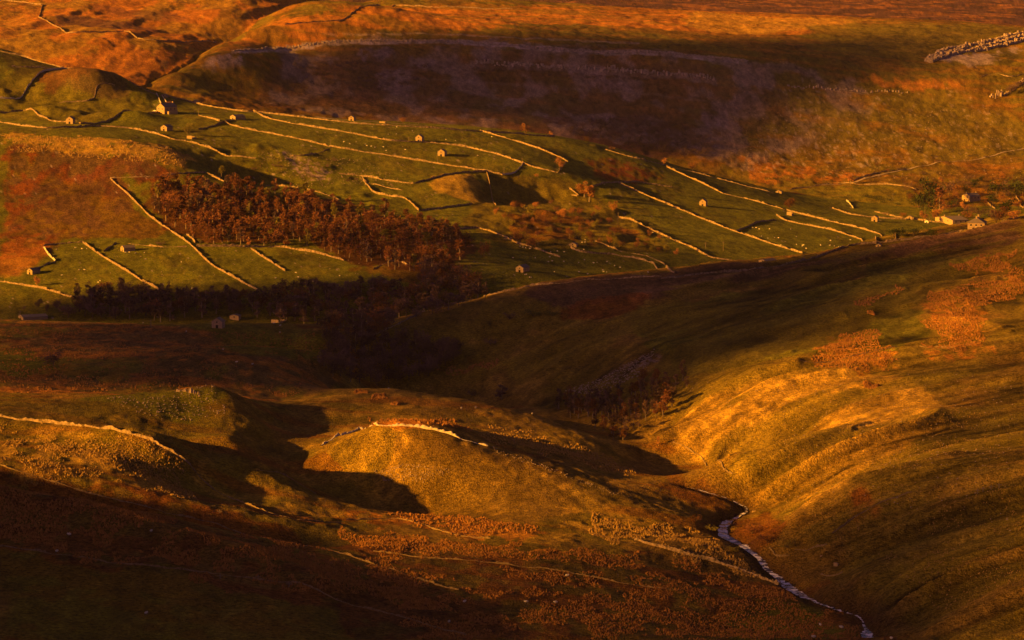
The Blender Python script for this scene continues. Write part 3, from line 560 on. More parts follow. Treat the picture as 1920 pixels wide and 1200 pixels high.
WALLS = [
 ([(0,5),(40,9),(77,14)], "grey drystone wall crossing the orange slope in the top left corner"),
 ([(80,14),(76,27),(73,40)], "short dark wall running downhill from the top left corner wall"),
 ([(72,40),(105,50),(130,65),(200,63),(240,62),(258,73),(300,80),(340,82),(395,80),(405,83)], "long winding wall over the orange slope below the heather patches"),
 ([(535,47),(580,44),(640,40)], "thin wall over the sunlit shoulder left of the dark diagonal wall"),
 ([(636,42),(650,33),(676,12)], "dark diagonal wall climbing the sunlit shoulder at the top"),
 ([(676,11),(740,12),(860,13),(960,16)], "pale thin wall along the top of the far hill"),
 ([(0,94),(50,106),(80,114),(110,123),(127,128),(155,133),(210,153),(250,166),(293,179)], "wall along the skyline of the spur from the left edge to the farm lane"),
 ([(22,124),(60,127),(100,131)], "short wall below the dark brow at the left edge"),
 ([(127,130),(75,136),(65,145),(62,153),(50,168),(38,183),(22,187),(0,186)], "pale zigzag wall going down left of the dark rounded knoll", 'p'),
 ([(110,192),(140,190),(170,190),(183,182),(175,175),(190,172),(215,173)], "broken pale wall bent like a hook under the dark knoll", 'r'),
 ([(0,213),(50,210),(55,213),(75,222),(100,229),(124,230)], "wall descending to the left side of the lone barn at far left"),
 ([(148,231),(178,233),(240,221),(300,211)], "shaded wall between the far left barn and the farmhouse"),
 ([(0,230),(40,236),(80,240),(140,239),(180,235),(250,241),(290,250),(320,260),(350,264),(390,277),(430,290),(480,297)], "low sunlit wall along the brow above the straw coloured slope"),
 ([(293,178),(298,190),(303,200)], "left wall of the little lane above the farmhouse", 'p'),
 ([(303,180),(309,190),(313,197)], "right wall of the little lane above the farmhouse", 'p'),
 ([(305,178),(340,184),(380,191),(420,199),(475,209)], "stony wall along the skyline right of the farmhouse"),
 ([(475,209),(560,218),(640,227),(720,233),(780,237),(850,242),(900,245)], "long sunlit skyline wall behind the top barn"),
 ([(900,245),(960,248),(1040,255)], "faint end of the skyline wall under the big orange tree"),
 ([(475,209),(490,220),(540,231),(600,241),(660,251),(730,264),(780,266),(800,266),(870,274),(930,289),(975,305),(1000,313),(1046,322)], "sunlit wall running past the upper field barn and on to the right"),
 ([(900,246),(960,262),(1010,279),(1040,291),(1065,304)], "curving sunlit wall round the right end of the top field"),
 ([(1062,304),(1052,312),(1048,321)], "short wall closing the corner beside the small orange tree"),
 ([(372,217),(392,222),(412,228)], "sunlit wall between the pole and the dark cross wall"),
 ([(420,229),(450,240),(510,251),(560,262),(610,273),(640,279),(720,291),(800,304),(870,316),(942,326)], "longest sunlit wall below the two square field barns"),
 ([(373,242),(395,238),(420,229),(440,226)], "dark shaded wall leading up to the barn with the long roof"),
 ([(942,325),(965,323),(975,316),(981,307)], "short pale wall linking two long walls at their right end", 'p'),
 ([(540,292),(570,295),(600,288),(622,276)], "broken dark wall left of the longest sunlit wall", 'r'),
 ([(636,325),(675,328),(695,332),(740,341),(775,347)], "sunlit wall left of the tan triangular field"),
 ([(775,347),(820,341),(860,330),(900,323),(912,322)], "wall along the upper edge of the tan triangular field"),
 ([(912,322),(918,340),(922,360),(930,382)], "steep pale wall at the right edge of the tan triangular field"),
 ([(680,331),(686,345),(690,358),(740,371),(762,372),(785,395)], "thick sunlit wall bending like an S above the wood"),
 ([(675,330),(690,345),(720,352),(755,357)], "ruined stony wall inside the bend above the wood", 'r'),
 ([(785,396),(840,390),(885,381)], "low wall below the tan triangular field"),
 ([(1068,348),(1085,360)], "short sunlit wall beside the orange copse"),
 ([(1160,345),(1200,362),(1240,378),(1280,395),(1330,416),(1380,434),(1440,456),(1505,475)], "very long straight wall descending the right hand fields"),
 ([(1110,347),(1160,342),(1200,343),(1260,352)], "dark wall across the head of the right hand fields"),
 ([(1250,312),(1280,327),(1310,341),(1355,363)], "sunlit wall dropping from the brow with rusty bracken"),
 ([(1355,363),(1400,373),(1440,384),(1472,393)], "crumbling wall leading on to the bare dark tree", 'r'),
 ([(1135,278),(1185,293),(1240,305),(1300,320),(1400,347),(1450,360)], "thin wall along the right hand skyline of the spur", 'r'),
 ([(1160,405),(1200,421),(1260,450),(1300,466),(1335,484),(1380,490)], "wall curving down the dim field towards the valley floor"),
 ([(1380,434),(1400,426),(1425,416),(1455,413)], "dark shaded cross wall joining the very long straight wall"),
 ([(1456,404),(1465,412),(1500,420),(1560,432),(1600,444),(1643,458)], "lower sunlit wall ending at the tiny hut by the moor edge"),
 ([(1475,393),(1495,401),(1530,408),(1600,425),(1680,449)], "middle sunlit wall running down to the dark bushes"),
 ([(1560,390),(1600,403),(1660,409),(1700,412)], "upper wall leading to the small barns by the hamlet"),
 ([(1587,378),(1600,390)], "short slanting wall with a post below the round pasture", 'p'),
 ([(1640,397),(1680,406),(1740,416),(1800,421)], "wall along the field in front of the cottages"),
 ([(1620,349),(1660,349),(1700,353),(1718,359)], "curved wall at the head of the round pasture"),
 ([(1480,358),(1530,350),(1560,344),(1600,346),(1620,348)], "crooked wall below the far hillside left of the round pasture", 'r'),
 ([(1848,378),(1866,391)], "short sunlit wall just right of the far farmhouse"),
 ([(1905,368),(1912,380),(1920,391)], "sunlit wall at the right edge beside the dark trees"),
 ([(1840,142),(1865,134),(1890,145),(1920,138)], "thin zigzag wall below the limestone crag", 'r'),
 ([(1700,316),(1650,325),(1600,342)], "lane wall rising over the orange hillside"),
 ([(82,462),(85,472),(95,481),(104,490)], "short sunlit wall at the left corner of the green field", 'p'),
 ([(82,461),(110,457),(155,454)], "wall along the top of the leftmost green field"),
 ([(155,455),(190,479),(230,503),(285,537),(320,556)], "sunlit wall slanting down from the top of the left green fields"),
 ([(195,471),(210,461),(218,456)], "tiny dark wall spur left of the bracken edge barn"),
 ([(64,506),(90,496),(104,491)], "dark wall running up from the small corner barn"),
 ([(0,529),(30,534),(80,541),(120,553),(175,572)], "low wall between the two dim meadows at far left"),
 ([(207,335),(240,365),(280,405),(330,440),(360,462),(395,496),(440,521),(483,544)], "longest wall left of the wood falling from bracken to valley floor"),
 ([(240,457),(300,464),(350,464)], "rough wall between bracken and green field", 'r'),
 ([(368,463),(460,463),(520,461),(560,468),(600,476),(645,488)], "wall along the foot of the russet wood"),
 ([(470,465),(490,480),(535,508)], "short sunlit wall in the field below the wood"),
 ([(350,441),(358,444),(366,457)], "little crooked sheepfold wall beside the long falling wall"),
 ([(207,333),(280,331),(350,323),(385,319)], "dark broken wall above the left end of the wood", 'r'),
 ([(388,321),(404,329),(420,338)], "short sunlit wall by the ruined hut in the hollow"),
 ([(495,334),(540,344),(575,352),(605,362),(640,376)], "patchy wall along the upper edge of the wood", 'r'),
 ([(850,430),(900,428),(940,441),(970,455),(1000,464),(1050,482)], "wall curving round the field with the big round trees"),
 ([(1070,466),(1090,474),(1150,478),(1200,486),(1265,512)], "low wall leading right from the shaded red barn"),
 ([(1110,452),(1160,470),(1220,482),(1250,500)], "dim wall above the scrub on the valley side", 'r'),
 ([(700,505),(740,485),(770,500),(800,494)], "faint tumbled wall between wood and valley trees", 'r'),
 ([(1240,522),(1330,513),(1430,506),(1470,494),(1530,481),(1600,465),(1700,447),(1800,428),(1920,413)], "long dark wall along the top edge of the brown moor"),
 ([(700,628),(800,585),(900,558),(1000,536),(1100,524),(1240,518)], "thin wall on the edge of the shaded hillside above the gorge", 'r'),
 ([(1500,681),(1560,675),(1620,666),(1703,654)], "reedy stone wall across the sunlit right hillside", 'r'),
 ([(1712,652),(1760,655),(1790,660)], "stub of wall right of the gap on the sunlit hillside", 'r'),
 ([(0,801),(100,815),(200,832),(280,850),(357,869)], "sunlit wall over the near slope at the left edge", 'n'),
 ([(357,869),(400,890),(430,905),(470,940),(510,962),(560,976),(640,983)], "dark wall falling into the hollow left of the knoll"),
 ([(0,871),(100,893),(200,915),(400,960),(560,1010),(700,1055),(860,1110)], "long dark wall through the near bracken"),
 ([(480,885),(520,893),(560,902),(592,911)], "broken stony line on the sunlit tongue left of the knoll", 'r'),
 ([(603,833),(640,816),(680,801),(740,798),(780,800),(830,812),(870,827),(915,839)], "pale tumbled wall over the crown of the knoll", 'r'),
 ([(650,973),(740,975),(790,985),(860,1004),(920,1008)], "low wall along the foot of the knoll", 'r'),
 ([(700,1032),(800,1045),(960,1060),(1100,1080),(1280,1108)], "long low wall across the bracken below the knoll"),
 ([(1190,1012),(1280,1040),(1360,1060),(1420,1078),(1460,1090)], "sunlit wall running down to the beck", 'n'),
 ([(1458,1092),(1468,1078),(1460,1072)], "bent wall end standing at the water's edge"),
 ([(0,1022),(100,1040),(200,1056),(400,1078),(560,1105),(640,1130)], "faint dark wall in the darkest corner slope"),
 ([(640,1130),(760,1160),(900,1195)], "faint dark wall at the bottom edge of the moor"),
 ([(1262,829),(1280,836),(1300,850),(1322,862),(1340,872),(1356,884),(1374,893)], "broken bank wall on the sunlit side above the beck", 'r'),
 ([(1442,1022),(1450,1030),(1454,1040),(1480,1044)], "ruined fold wall beside the beck, upper piece"),
 ([(1490,1032),(1512,1036),(1530,1030),(1550,1034)], "ruined fold wall on the grassy bank above the beck"),
 ([(1540,1076),(1560,1080),(1580,1076)], "lowest fragment of the ruined fold by the beck", 'r'),
 ([(1560,1014),(1600,985),(1650,957),(1710,934)], "ragged dark edge of stones on the right hillside", 'r'),
]
for wdef in WALLS:
    if 'skyline' in wdef[1]:
        pts_ = []
        for (a_, b_), (c_, d_) in zip(wdef[0][:-1], wdef[0][1:]):
            n_ = max(1, int(abs(c_ - a_) / 9)); pts_ += [on_spur(a_ + (c_ - a_) * q_ / n_, b_ + (d_ - b_) * q_ / n_) for q_ in range(n_)]
        wdef = (pts_ + [on_spur(*wdef[0][-1])],) + tuple(wdef[1:])
    k = wdef[2] if len(wdef) > 2 else ''
    Yw = hit(*wdef[0][0])[1]
    if k == 'n': drystone(wdef[0], wdef[1], h=1.2, w=.45, m='wall', ruin=.25); continue
    if 'crown of the knoll' in wdef[1]: drystone(wdef[0], wdef[1], h=1.1, w=.8, m='wall_white', ruin=.8); continue
    drystone(wdef[0], wdef[1], h=(1.3 if Yw > 1700 else .6), w=(.3 if k != 'r' else .55) * (1 if Yw > 1700 else .75), m='wall_white' if k == 'p' else 'wall' if Yw > 1700 else 'wall_dull', ruin=(.9 if k == 'r' else 0) if Yw > 1700 else .8)
# wooden posts of the gateways and the far track
tr = bpy.data.materials.new("track"); 
M['track'] = mat("gravel_track", (.34, .27, .22), 1, .2, .5)
for tp in ([(1540,349),(1600,345),(1650,330),(1700,316),(1760,305),(1830,299),(1880,286),(1920,277)], [(560,216),(640,224),(720,230),(800,236)]):
    ln = smooth_line(tp, 6, 2); tag(ribbon("track", ln, lambda t, k: 1.6, .35, M['track']), kind="structure")

# ---------------------------------------------------------------- limestone scars, crag and loose stone
def rocks(path, h, dens, label, name="limestone_scar", spread=3.0, kind=None, px_step=7.0, hw=(.5, 1.6)):
    paths = path if isinstance(path[0], list) else [path]; ln = [q_ for p_ in paths for q_ in smooth_line(p_, 1.0 / dens, 1, px_step)]; co, fs = [], []
    cube = np.array([(x, y, z) for z in (-1, 1) for y in (-1, 1) for x in (-1, 1)], float); qf = np.array([(0, 2, 3, 1), (4, 5, 7, 6), (0, 1, 5, 4), (2, 6, 7, 3), (0, 4, 6, 2), (1, 3, 7, 5)])
    for k, (x, y) in enumerate(ln):
        x += rng.uniform(-1, 1); y += rng.uniform(-spread, spread); g = ground(x, y); w = rng.uniform(*hw); hh = h * rng.uniform(.35, 1.15) * (.6 + .6 * seed01(k // 7))
        v = cube * np.array([w, w * rng.uniform(.6, 1.2), hh / 2 + .8]); top = v[:, 2] > 0; v[top, :2] *= rng.uniform(.45, .85)
        v += np.array([[rng.uniform(-.2, .2) * w for _ in range(3)] for _ in range(8)]); a = rng.uniform(0, 3.1); c, s = math.cos(a), math.sin(a)
        v = np.stack([v[:, 0] * c - v[:, 1] * s + x, v[:, 0] * s + v[:, 1] * c + y, v[:, 2] + g + hh / 2 - .8], 1); co.append(v); fs.append(qf + 8 * k)
    o = link(name, raw_mesh(name, np.concatenate(co), np.concatenate(fs), 4), M['rock'])
    return tag(o, label, "rock outcrop" if label else None, kind=kind)
rocks([(440,96),(520,90),(640,80),(760,77),(860,80)], 2.2, 1.3, "layered limestone scar on the left half of the far hill's brow")
rocks([(862,81),(960,87),(1060,93),(1160,98),(1280,105),(1400,112)], 1.8, 1.2, "long thin limestone scar on the right half of the far hill's brow")
rocks([(890,118),(960,124),(1060,127),(1160,132),(1280,142),(1340,150)], 4, .6, None, kind="stuff", spread=6)
rocks([(1480,161),(1560,168),(1620,172),(1700,174)], 2.8, .3, None, kind="stuff")
rocks([[(1738,110),(1765,97),(1800,86),(1850,80),(1925,64)], [(1738,113),(1768,102),(1805,92),(1850,86),(1925,70)], [(1742,115),(1772,106),(1800,98),(1850,91),(1925,76)]], 3.8, 1.8, "big pillared limestone crag above pink scree at the right edge", spread=4, hw=(.6, 2.4))
rocks([(1860,184),(1880,176),(1900,165),(1920,155)], 5, .7, None, kind="stuff", spread=6)
rocks([(330,742),(345,744),(360,750),(375,757)], 1.6, .9, None, kind="stuff", hw=(.4, 1.0), spread=1.5)
def loose(pts, n, hw, name="loose_stones"):
    P = world_poly(pts); xs = [p[0] for p in P]; ys = [p[1] for p in P]; co, fs, k = [], [], 0
    octa = np.array([(1,0,0),(-1,0,0),(0,1,0),(0,-1,0),(0,0,1),(0,0,-1)], float); of = np.array([(0,2,4),(2,1,4),(1,3,4),(3,0,4),(2,0,5),(1,2,5),(3,1,5),(0,3,5)])
    A = np.array([[rng.uniform(min(xs), max(xs)), rng.uniform(min(ys), max(ys))] for _ in range(n * 3)]); ok = inside(P, A[:, 0], A[:, 1])
    for x, y in A[ok][:n]:
        w = rng.uniform(*hw); v = octa * [w * rng.uniform(.7, 1.3), w * rng.uniform(.7, 1.3), w * rng.uniform(.5, .9)] + [x, y, ground(x, y) + w * .25]; co.append(v); fs.append(of + 6 * k); k += 1
    if k: tag(link(name, raw_mesh(name, np.concatenate(co), np.concatenate(fs), 3), M['rock']), kind="stuff")
for a in [([(925,840),(1000,866),(1160,928),(1160,936),(1000,874),(925,848)], 260, (.15, .4)), ([(700,880),(760,870),(860,880),(800,905),(720,900)], 320, (.15, .4)), ([(1330,220),(1900,200),(1920,345),(1400,345)], 700, (.3, .8)), ([(440,280),(680,300),(780,350),(560,345)], 500, (.2, .6)),
          ([(480,205),(1000,250),(1000,315),(520,250)], 220, (.2, .45)), ([(1060,730),(1160,690),(1230,660),(1210,700),(1120,740)], 700, (.2, .5)), ([(0,450),(700,470),(700,540),(0,540)], 200, (.2, .45)),
          ([(1280,720),(1900,700),(1900,1000),(1420,920)], 900, (.15, .4)), ([(190,745),(400,745),(430,800),(300,790)], 300, (.2, .5))]: loose(*a)
# ---------------------------------------------------------------- barns and houses
def box(co, fs, c, s, taper=1.0):
    n = len(co)
    for z in (-1, 1):
        for x, y in ((-1, -1), (1, -1), (1, 1), (-1, 1)):
            t = taper if z > 0 else 1; co.append((c[0] + x * s[0] / 2 * t, c[1] + y * s[1] / 2 * t, c[2] + z * s[2] / 2))
    for f in ((3, 2, 1, 0), (4, 5, 6, 7), (0, 1, 5, 4), (1, 2, 6, 5), (2, 3, 7, 6), (3, 0, 4, 7)): fs.append(tuple(n + q for q in f))
def poly_obj(name, co, fs, m, parent, loc=(0, 0, 0)):
    me = bpy.data.meshes.new(name); me.from_pydata(co, [], fs); me.update(); return link(name, me, m, parent, loc)
def part_box(name, c, s, m, parent):
    co, fs = [], []; box(co, fs, c, s); return poly_obj(name, co, fs, m, parent)
def building(px, py, gpx, hpx, spx, label, turn=None, roof=True, windows=1, door=True, kind="barn", chim=0, lower=None, eave=.66, dmat='dark', mm='masonry', group="stone field barns", hip=False):
    """gable end gpx wide, hpx high to the ridge and long side spx wide as seen; the gable looks down at the viewer"""
    if 'skyline' in label: px, py = on_spur(px, py, 1.0)
    x, y = hit(px, py); sc = y / FOC
    a = math.radians(turn) if turn is not None else math.radians(min(60, max(8, 9 + 32 * spx / max(gpx, 1) / 1.6)))
    w = gpx * sc / math.cos(a); L = min(16, max(w * .9, spx * sc / max(math.sin(a), .15))); h = hpx * sc; e = h * eave
    g = min(ground(x + dx, y + dy) for dx in (-3, 3) for dy in (-3, 3))
    root = bpy.data.objects.new("field_barn" if kind == "barn" else "stone_house", None); scene.collection.objects.link(root)
    root.location = (x, y + L * .3, g); root.rotation_euler = (0, 0, -a); tag(root, label, kind, group if kind == "barn" else None)
    b = -1.5; W, D = w / 2, L / 2
    if roof:
        co = [(-W, -D, b), (W, -D, b), (W, D, b), (-W, D, b), (-W, -D, e), (W, -D, e), (W, D, e), (-W, D, e), (0, -D, h - .12), (0, D, h - .12)]
        fs = [(0, 1, 5, 8, 4), (2, 3, 7, 9, 6), (1, 2, 6, 5), (3, 0, 4, 7)]
        if hip: co[8] = (0, -D * .35, h - .12); co[9] = (0, D * .35, h - .12); fs = [(0, 1, 5, 4), (2, 3, 7, 6), (1, 2, 6, 5), (3, 0, 4, 7)]
        poly_obj("walls", co, fs, M[mm], root)
        o, t = .28, .22; sl = (h - e) / W; ry = D + .12
        if hip:
            co = [(-W - o, -D - o, e - .1), (W + o, -D - o, e - .1), (W + o, D + o, e - .1), (-W - o, D + o, e - .1), (0, -D * .35, h + .1), (0, D * .35, h + .1)]
            fs = [(0, 1, 4), (1, 2, 5, 4), (2, 3, 5), (3, 0, 4, 5), (3, 2, 1, 0)]
        else:
            co, fs = [], []
            for yy in (-ry, ry): co += [(-W - o, yy, e - o * sl), (0, yy, h), (W + o, yy, e - o * sl), (W + o, yy, e - o * sl + t), (0, yy, h + t), (-W - o, yy, e - o * sl + t)]
            fs = [(0, 1, 4, 5), (1, 2, 3, 4), (6, 11, 10, 7), (7, 10, 9, 8), (5, 4, 10, 11), (4, 3, 9, 10), (0, 6, 7, 1), (1, 7, 8, 2), (0, 5, 11, 6), (2, 8, 9, 3)]
        rf = poly_obj("roof", co, fs, M['slate'], root)
        for c in range(chim): part_box("chimney", (0, (-D + .7) if c == 0 else (D - .7) if c == 1 else 0, h + .45), (.9, .7, 1.7), M[mm], rf)
    else:                                                                              # roofless shell
        co, fs = [], []
        box(co, fs, (0, -D, (h * .9 + b) / 2), (w, .6, h * .9 - b), .85); box(co, fs, (-W + .3, .3, (e * .6 + b) / 2), (.6, L - .7, e * .6 - b)); box(co, fs, (W - .3, .3, (e * .75 + b) / 2), (.6, L - .7, e * .75 - b)); box(co, fs, (0, D, (h * .6 + b) / 2), (w * .8, .6, h * .6 - b), .7)
        poly_obj("walls", co, fs, M[mm], root)
    if door: part_box("door", (-W * .3 if windows > 1 else 0, -D - .03, min(2.1, e * .6) / 2), (min(1.5, w * .25), .12, min(2.1, e * .6)), M[dmat], root)
    for k in range(windows):
        wx_ = (k - (windows - 1) / 2) * w / max(windows, 1) * .9; hz = h * .62 if windows == 1 else e * .72
        wn_ = part_box("window", (wx_, -D - .02, hz), (.8 if kind == "barn" else 1.0, .1, .8 if kind == "barn" else 1.3), M['dark'] if kind == "barn" else M['glass'], root)
        if kind != "barn": part_box("window_frame", (wx_, -D - .05, hz - .72), (1.3, .16, .16), M['white'], wn_)
    if kind != "barn":
        for k in range(3):
            yy = (k - 1) * L * .3; part_box("window", (W + .02, yy, e * .7), (.1, 1.0, 1.3), M['glass'], root)
            part_box("window", (-W - .02, yy, e * .7), (.1, 1.0, 1.3), M['glass'], root)
    if lower: part_box("lean_to", (W + 1.6, 0, lower / 2 - .7), (3.2, L * .7, lower + 1.4), M[mm], root)
    return root
BARNS = [
 (132,232,13,14,3,"small square barn alone on the wall line at far left", {}),
 (312,245,12,12,9,"barn on the green slope just below the farmhouse", {}),
 (445,225,11,10,17,"barn with a long dark roof right of the farmhouse", {}),
 (358,259,11,8,5,"ruined barn with tumbled walls under the yellow tree", dict(roof=False)),
 (308,183,11,7,2,"tiny barn beside the lane above the farmhouse", {}),
 (370,188,10,9,4,"ruined barn overgrown by a tree on the left skyline", dict(roof=False)),
 (660,225,10,10,3,"barn standing on the skyline wall in the middle of the spur", {}),
 (787,264,12,14,4,"upper of the two square barns in the middle fields", {}),
 (829,292,13,14,4,"lower of the two square barns in the middle fields", {}),
 (718,229,12,4,3,"low roofless ruin on the skyline left of the round tree", dict(roof=False)),
 (1319,387,12,14,4,"barn alone in the right hand pasture with a long shadow", {}),
 (1461,361,11,7,3,"half hidden barn at the right end of the spur skyline", {}),
 (1641,415,11,12,4,"square barn in the green fields left of the hamlet", {}),
 (1706,412,10,8,2,"small barn on the wall left of the bare hamlet trees", {}),
 (1648,460,9,7,3,"tiny hut at the end of the lower wall by the moor edge", {}),
 (1440,490,12,8,22,"low barn with a long roof tucked behind the brown moor", {}),
 (1075,464,14,10,3,"red lit barn in the shaded scrub above the curving wall", {}),
 (980,510,14,14,12,"biggest barn alone in the dim field above the valley floor", {}),
 (409,617,20,20,3,"nearest barn, tall and shaded, on the edge of the dark moor", {}),
 (441,600,17,11,3,"low barn with a square opening behind the nearest barn", dict(door=False, eave=.8)),
 (522,606,16,9,12,"dark collapsed barn under the valley trees", dict(roof=False)),
 (62,514,11,12,12,"corner barn where bracken meets the left green field", {}),
 (239,471,8,12,20,"barn with a long roof under the bracken slope", {}),
 (404,328,14,6,4,"small roofless hut in the shaded hollow by the conical tree", dict(roof=False)),
 (60,599,14,9,45,"long low shed on the valley floor at the left edge", dict(turn=66)),
 (1078,358,12,5,3,"tiny ruin beside the orange copse", dict(roof=False)),
 (1482,404,10,9,5,"ruined hut beneath the bare dark tree on the right", dict(roof=False)),
 (1545,1045,12,10,4,"roofless stone ruin on the bank above the beck", dict(roof=False)),
 (1416,952,9,9,3,"little stone ruin at the water's bend", dict(roof=False)),
 (1568,1058,8,9,3,"dark doorway ruin right of the fold by the beck", dict(roof=False)),
]
for b in BARNS: building(b[0], b[1], b[2], b[3], b[4], b[5], **b[6])
building(312,213,16,20,24,"farmhouse with a bright gable, white gable window and long shaded roof", kind="house", windows=2, chim=2, lower=2.6)
building(1834,424,31,24,10,"large square house with a hipped roof and two chimneys at the hamlet", kind="house", windows=3, chim=2, hip=True, turn=14, eave=.62)
building(1786,420,24,14,12,"low cottage with brown roof left of the large hipped house", kind="house", windows=2, chim=2, turn=70)
building(1822,378,12,15,22,"distant farmhouse with pale window rows among dark trees", kind="house", windows=2, chim=2, turn=58)
building(1738,418,7,6,2,"tiny white hut between the small barn and the cottage", kind="shed", windows=0, chim=0, mm='white')
building(291,210,7,5,2,"tiny pale shed left of the farmhouse", kind="shed", windows=0, chim=0, mm='white')

# ---------------------------------------------------------------- poles
def pole(px, py, hpx, label):
    x, y = hit(px, py); h = hpx * y / FOC; root = bpy.data.objects.new("utility_pole", None); scene.collection.objects.link(root); root.location = (x, y, ground(x, y)); tag(root, label, "pole", "wooden poles across the fields")
    co, fs = [], []; box(co, fs, (0, 0, h / 2 - .3), (.42, .42, h + .6), .7); poly_obj("post", co, fs, M['wood'], root)
    part_box("crossarm", (0, -.3, h - .5), (1.9, .16, .2), M['wood'], root)
for p in [(372,218,14,"pole right of the farmhouse"), (365,214,8,"short pole beside the farmhouse yard"), (554,233,7,"pole by the wall at the left of the middle fields"), (620,273,11,"pole at the dark gap in the longest sunlit wall"), (657,251,7,"pole left of the upper square barn, far one"),
          (766,264,8,"pole just left of the upper square barn"), (820,305,12,"pole directly below the lower square barn"), (872,275,8,"pole right of the upper square barn"), (945,326,15,"tall pole at the right end of the longest sunlit wall"), (979,305,9,"pole where the two long walls meet"),
          (1159,411,15,"pole beside the dark copse on the right"), (1356,471,18,"tall pole in the dim right hand field"), (1323,465,10,"leaning pole left of the tall pole in the dim field"), (1674,376,13,"pole among the dark bushes of the round pasture"), (283,612,13,"pole on the valley floor left of the nearest barn"),
          (290,580,10,"pole under the dark valley trees"), (38,594,12,"pole at the left end of the long low shed"), (412,954,6,"near post on the dark wall at left"), (413,1086,9,"left post of the three on the dark corner slope"), (484,1092,9,"middle post of the three on the dark corner slope"), (542,1107,9,"right post of the three on the dark corner slope")]: pole(*p)
for k, px in enumerate((1833,1843,1858,1873)): pole(px, 931 - k * 4, 9, "fence post on the right hillside, %s of four" % ("leftmost", "second", "third", "rightmost")[k])

# ---------------------------------------------------------------- trees
def crown_mat(name, a, b):
    m = mat(name, a, 1.0, .2, .9, second=b, spec=.05); nt = m.node_tree; p = nt.nodes["Principled BSDF"]; oi = nt.nodes.new("ShaderNodeObjectInfo"); hs = nt.nodes.new("ShaderNodeHueSaturation")
    r1 = nt.nodes.new("ShaderNodeMapRange"); r1.inputs[3].default_value = .6; r1.inputs[4].default_value = 1.35; nt.links.new(oi.outputs["Random"], r1.inputs[0]); nt.links.new(r1.outputs[0], hs.inputs["Value"])
    src = p.inputs["Base Color"].links[0].from_socket; nt.links.new(src, hs.inputs["Color"]); nt.links.new(hs.outputs[0], p.inputs["Base Color"]); return m
M['c_russet'] = crown_mat("russet_twigs", (.115, .048, .026), (.20, .085, .042)); M['c_dark'] = crown_mat("dark_twigs", (.085, .052, .052), (.14, .085, .075))
M['c_orange'] = crown_mat("orange_leaves", (.24, .10, .035), (.36, .17, .06)); M['c_green'] = crown_mat("dark_green_leaves", (.030, .042, .014), (.065, .075, .022)); M['c_olive'] = crown_mat("olive_leaves", (.11, .10, .02), (.20, .16, .035))
def tube(co, fs, a, b, ra, rb, n=5):
    d = (b - a).normalized(); u = d.orthogonal().normalized(); v = d.cross(u); k = len(co)
    for P, r in ((a, ra), (b, rb)):
        for q in range(n): t = 2 * math.pi * q / n; co.append(tuple(P + (u * math.cos(t) + v * math.sin(t)) * r))
    for q in range(n): fs.append((k + q, k + (q + 1) % n, k + n + (q + 1) % n, k + n + q))
def tree_meshes(kind, seed):
    """unit trees one metre high: trunk with limbs, and a crown of many small leaf or twig faces in clumps"""
    rg = random.Random(seed); co, fs = [], []; top = {'round': .55, 'birch': .9, 'cone': .95, 'bush': .3, 'ever': .6}[kind]
    lean = Vector((rg.uniform(-.05, .05), rg.uniform(-.05, .05), top)); tube(co, fs, Vector((0, 0, -.06)), lean * .5, .030, .022); tube(co, fs, lean * .5, lean, .022, .008)
    tips = []
    nl = {'round': 11, 'birch': 9, 'cone': 8, 'bush': 8, 'ever': 9}[kind]
    for k in range(nl):
        t = rg.uniform({'birch': .15, 'round': .28, 'ever': .25}.get(kind, .35), .95) if kind != 'bush' else rg.uniform(.1, .8); an = k * 2.4 + rg.uniform(-.4, .4); base = lean * t
        if kind == 'cone': r = .24 * (1 - t) + .03; up = .04
        elif kind == 'birch': r = rg.uniform(.10, .17) * (1.2 - .6 * t); up = rg.uniform(.08, .16)
        elif kind == 'bush': r = rg.uniform(.3, .5); up = rg.uniform(.2, .55)
        else: r = rg.uniform(.22, .36); up = rg.uniform(.10, .38)
        tip = base + Vector((math.cos(an) * r, math.sin(an) * r, up)); tube(co, fs, base, tip, .010, .003, 4); tips.append(tip); tips.append(base.lerp(tip, .6))
    tips.append(lean)
    cc, cf = [], []; nleaf = {'round': 620, 'birch': 520, 'cone': 420, 'bush': 420, 'ever': 620}[kind]; rad_ = {'round': .15, 'birch': .085, 'cone': .085, 'bush': .22, 'ever': .17}[kind]
    for k in range(nleaf):
        c = tips[rg.randrange(len(tips))]; v = Vector((rg.gauss(0, 1), rg.gauss(0, 1), rg.gauss(0, .8))); v = v.normalized() * rad_ * rg.random() ** .4; p = c + v
        if p.z > 1.0: p.z = 1.0 - rg.random() * .05
        if p.z < .02: p.z = .04
        sliver = kind in ('round', 'birch'); L = rg.uniform(.04, .085) if sliver else rg.uniform(.03, .06); Wd = rg.uniform(.018, .034) if sliver else rg.uniform(.028, .05)
        d = (v.normalized() + Vector((rg.uniform(-.6, .6), rg.uniform(-.6, .6), rg.uniform(-.1, .8)))).normalized(); s = d.orthogonal().normalized(); s.rotate(Matrix.Rotation(rg.uniform(0, 6.3), 3, d)); n = len(cc)
        cc += [tuple(p - s * Wd), tuple(p + s * Wd), tuple(p + d * L)]; cf.append((n, n + 1, n + 2))
    a = bpy.data.meshes.new("trunk"); a.from_pydata(co, [], fs); b = bpy.data.meshes.new("crown"); b.from_pydata(cc, [], cf); return a, b
PROTO = {k: [tree_meshes(k, 11 * i + 5 + hash_) for i in range(4)] for hash_, k in enumerate(('round', 'birch', 'cone', 'bush', 'ever'))}
COLS = ('c_russet', 'c_dark', 'c_orange', 'c_green', 'c_olive'); TM = {}
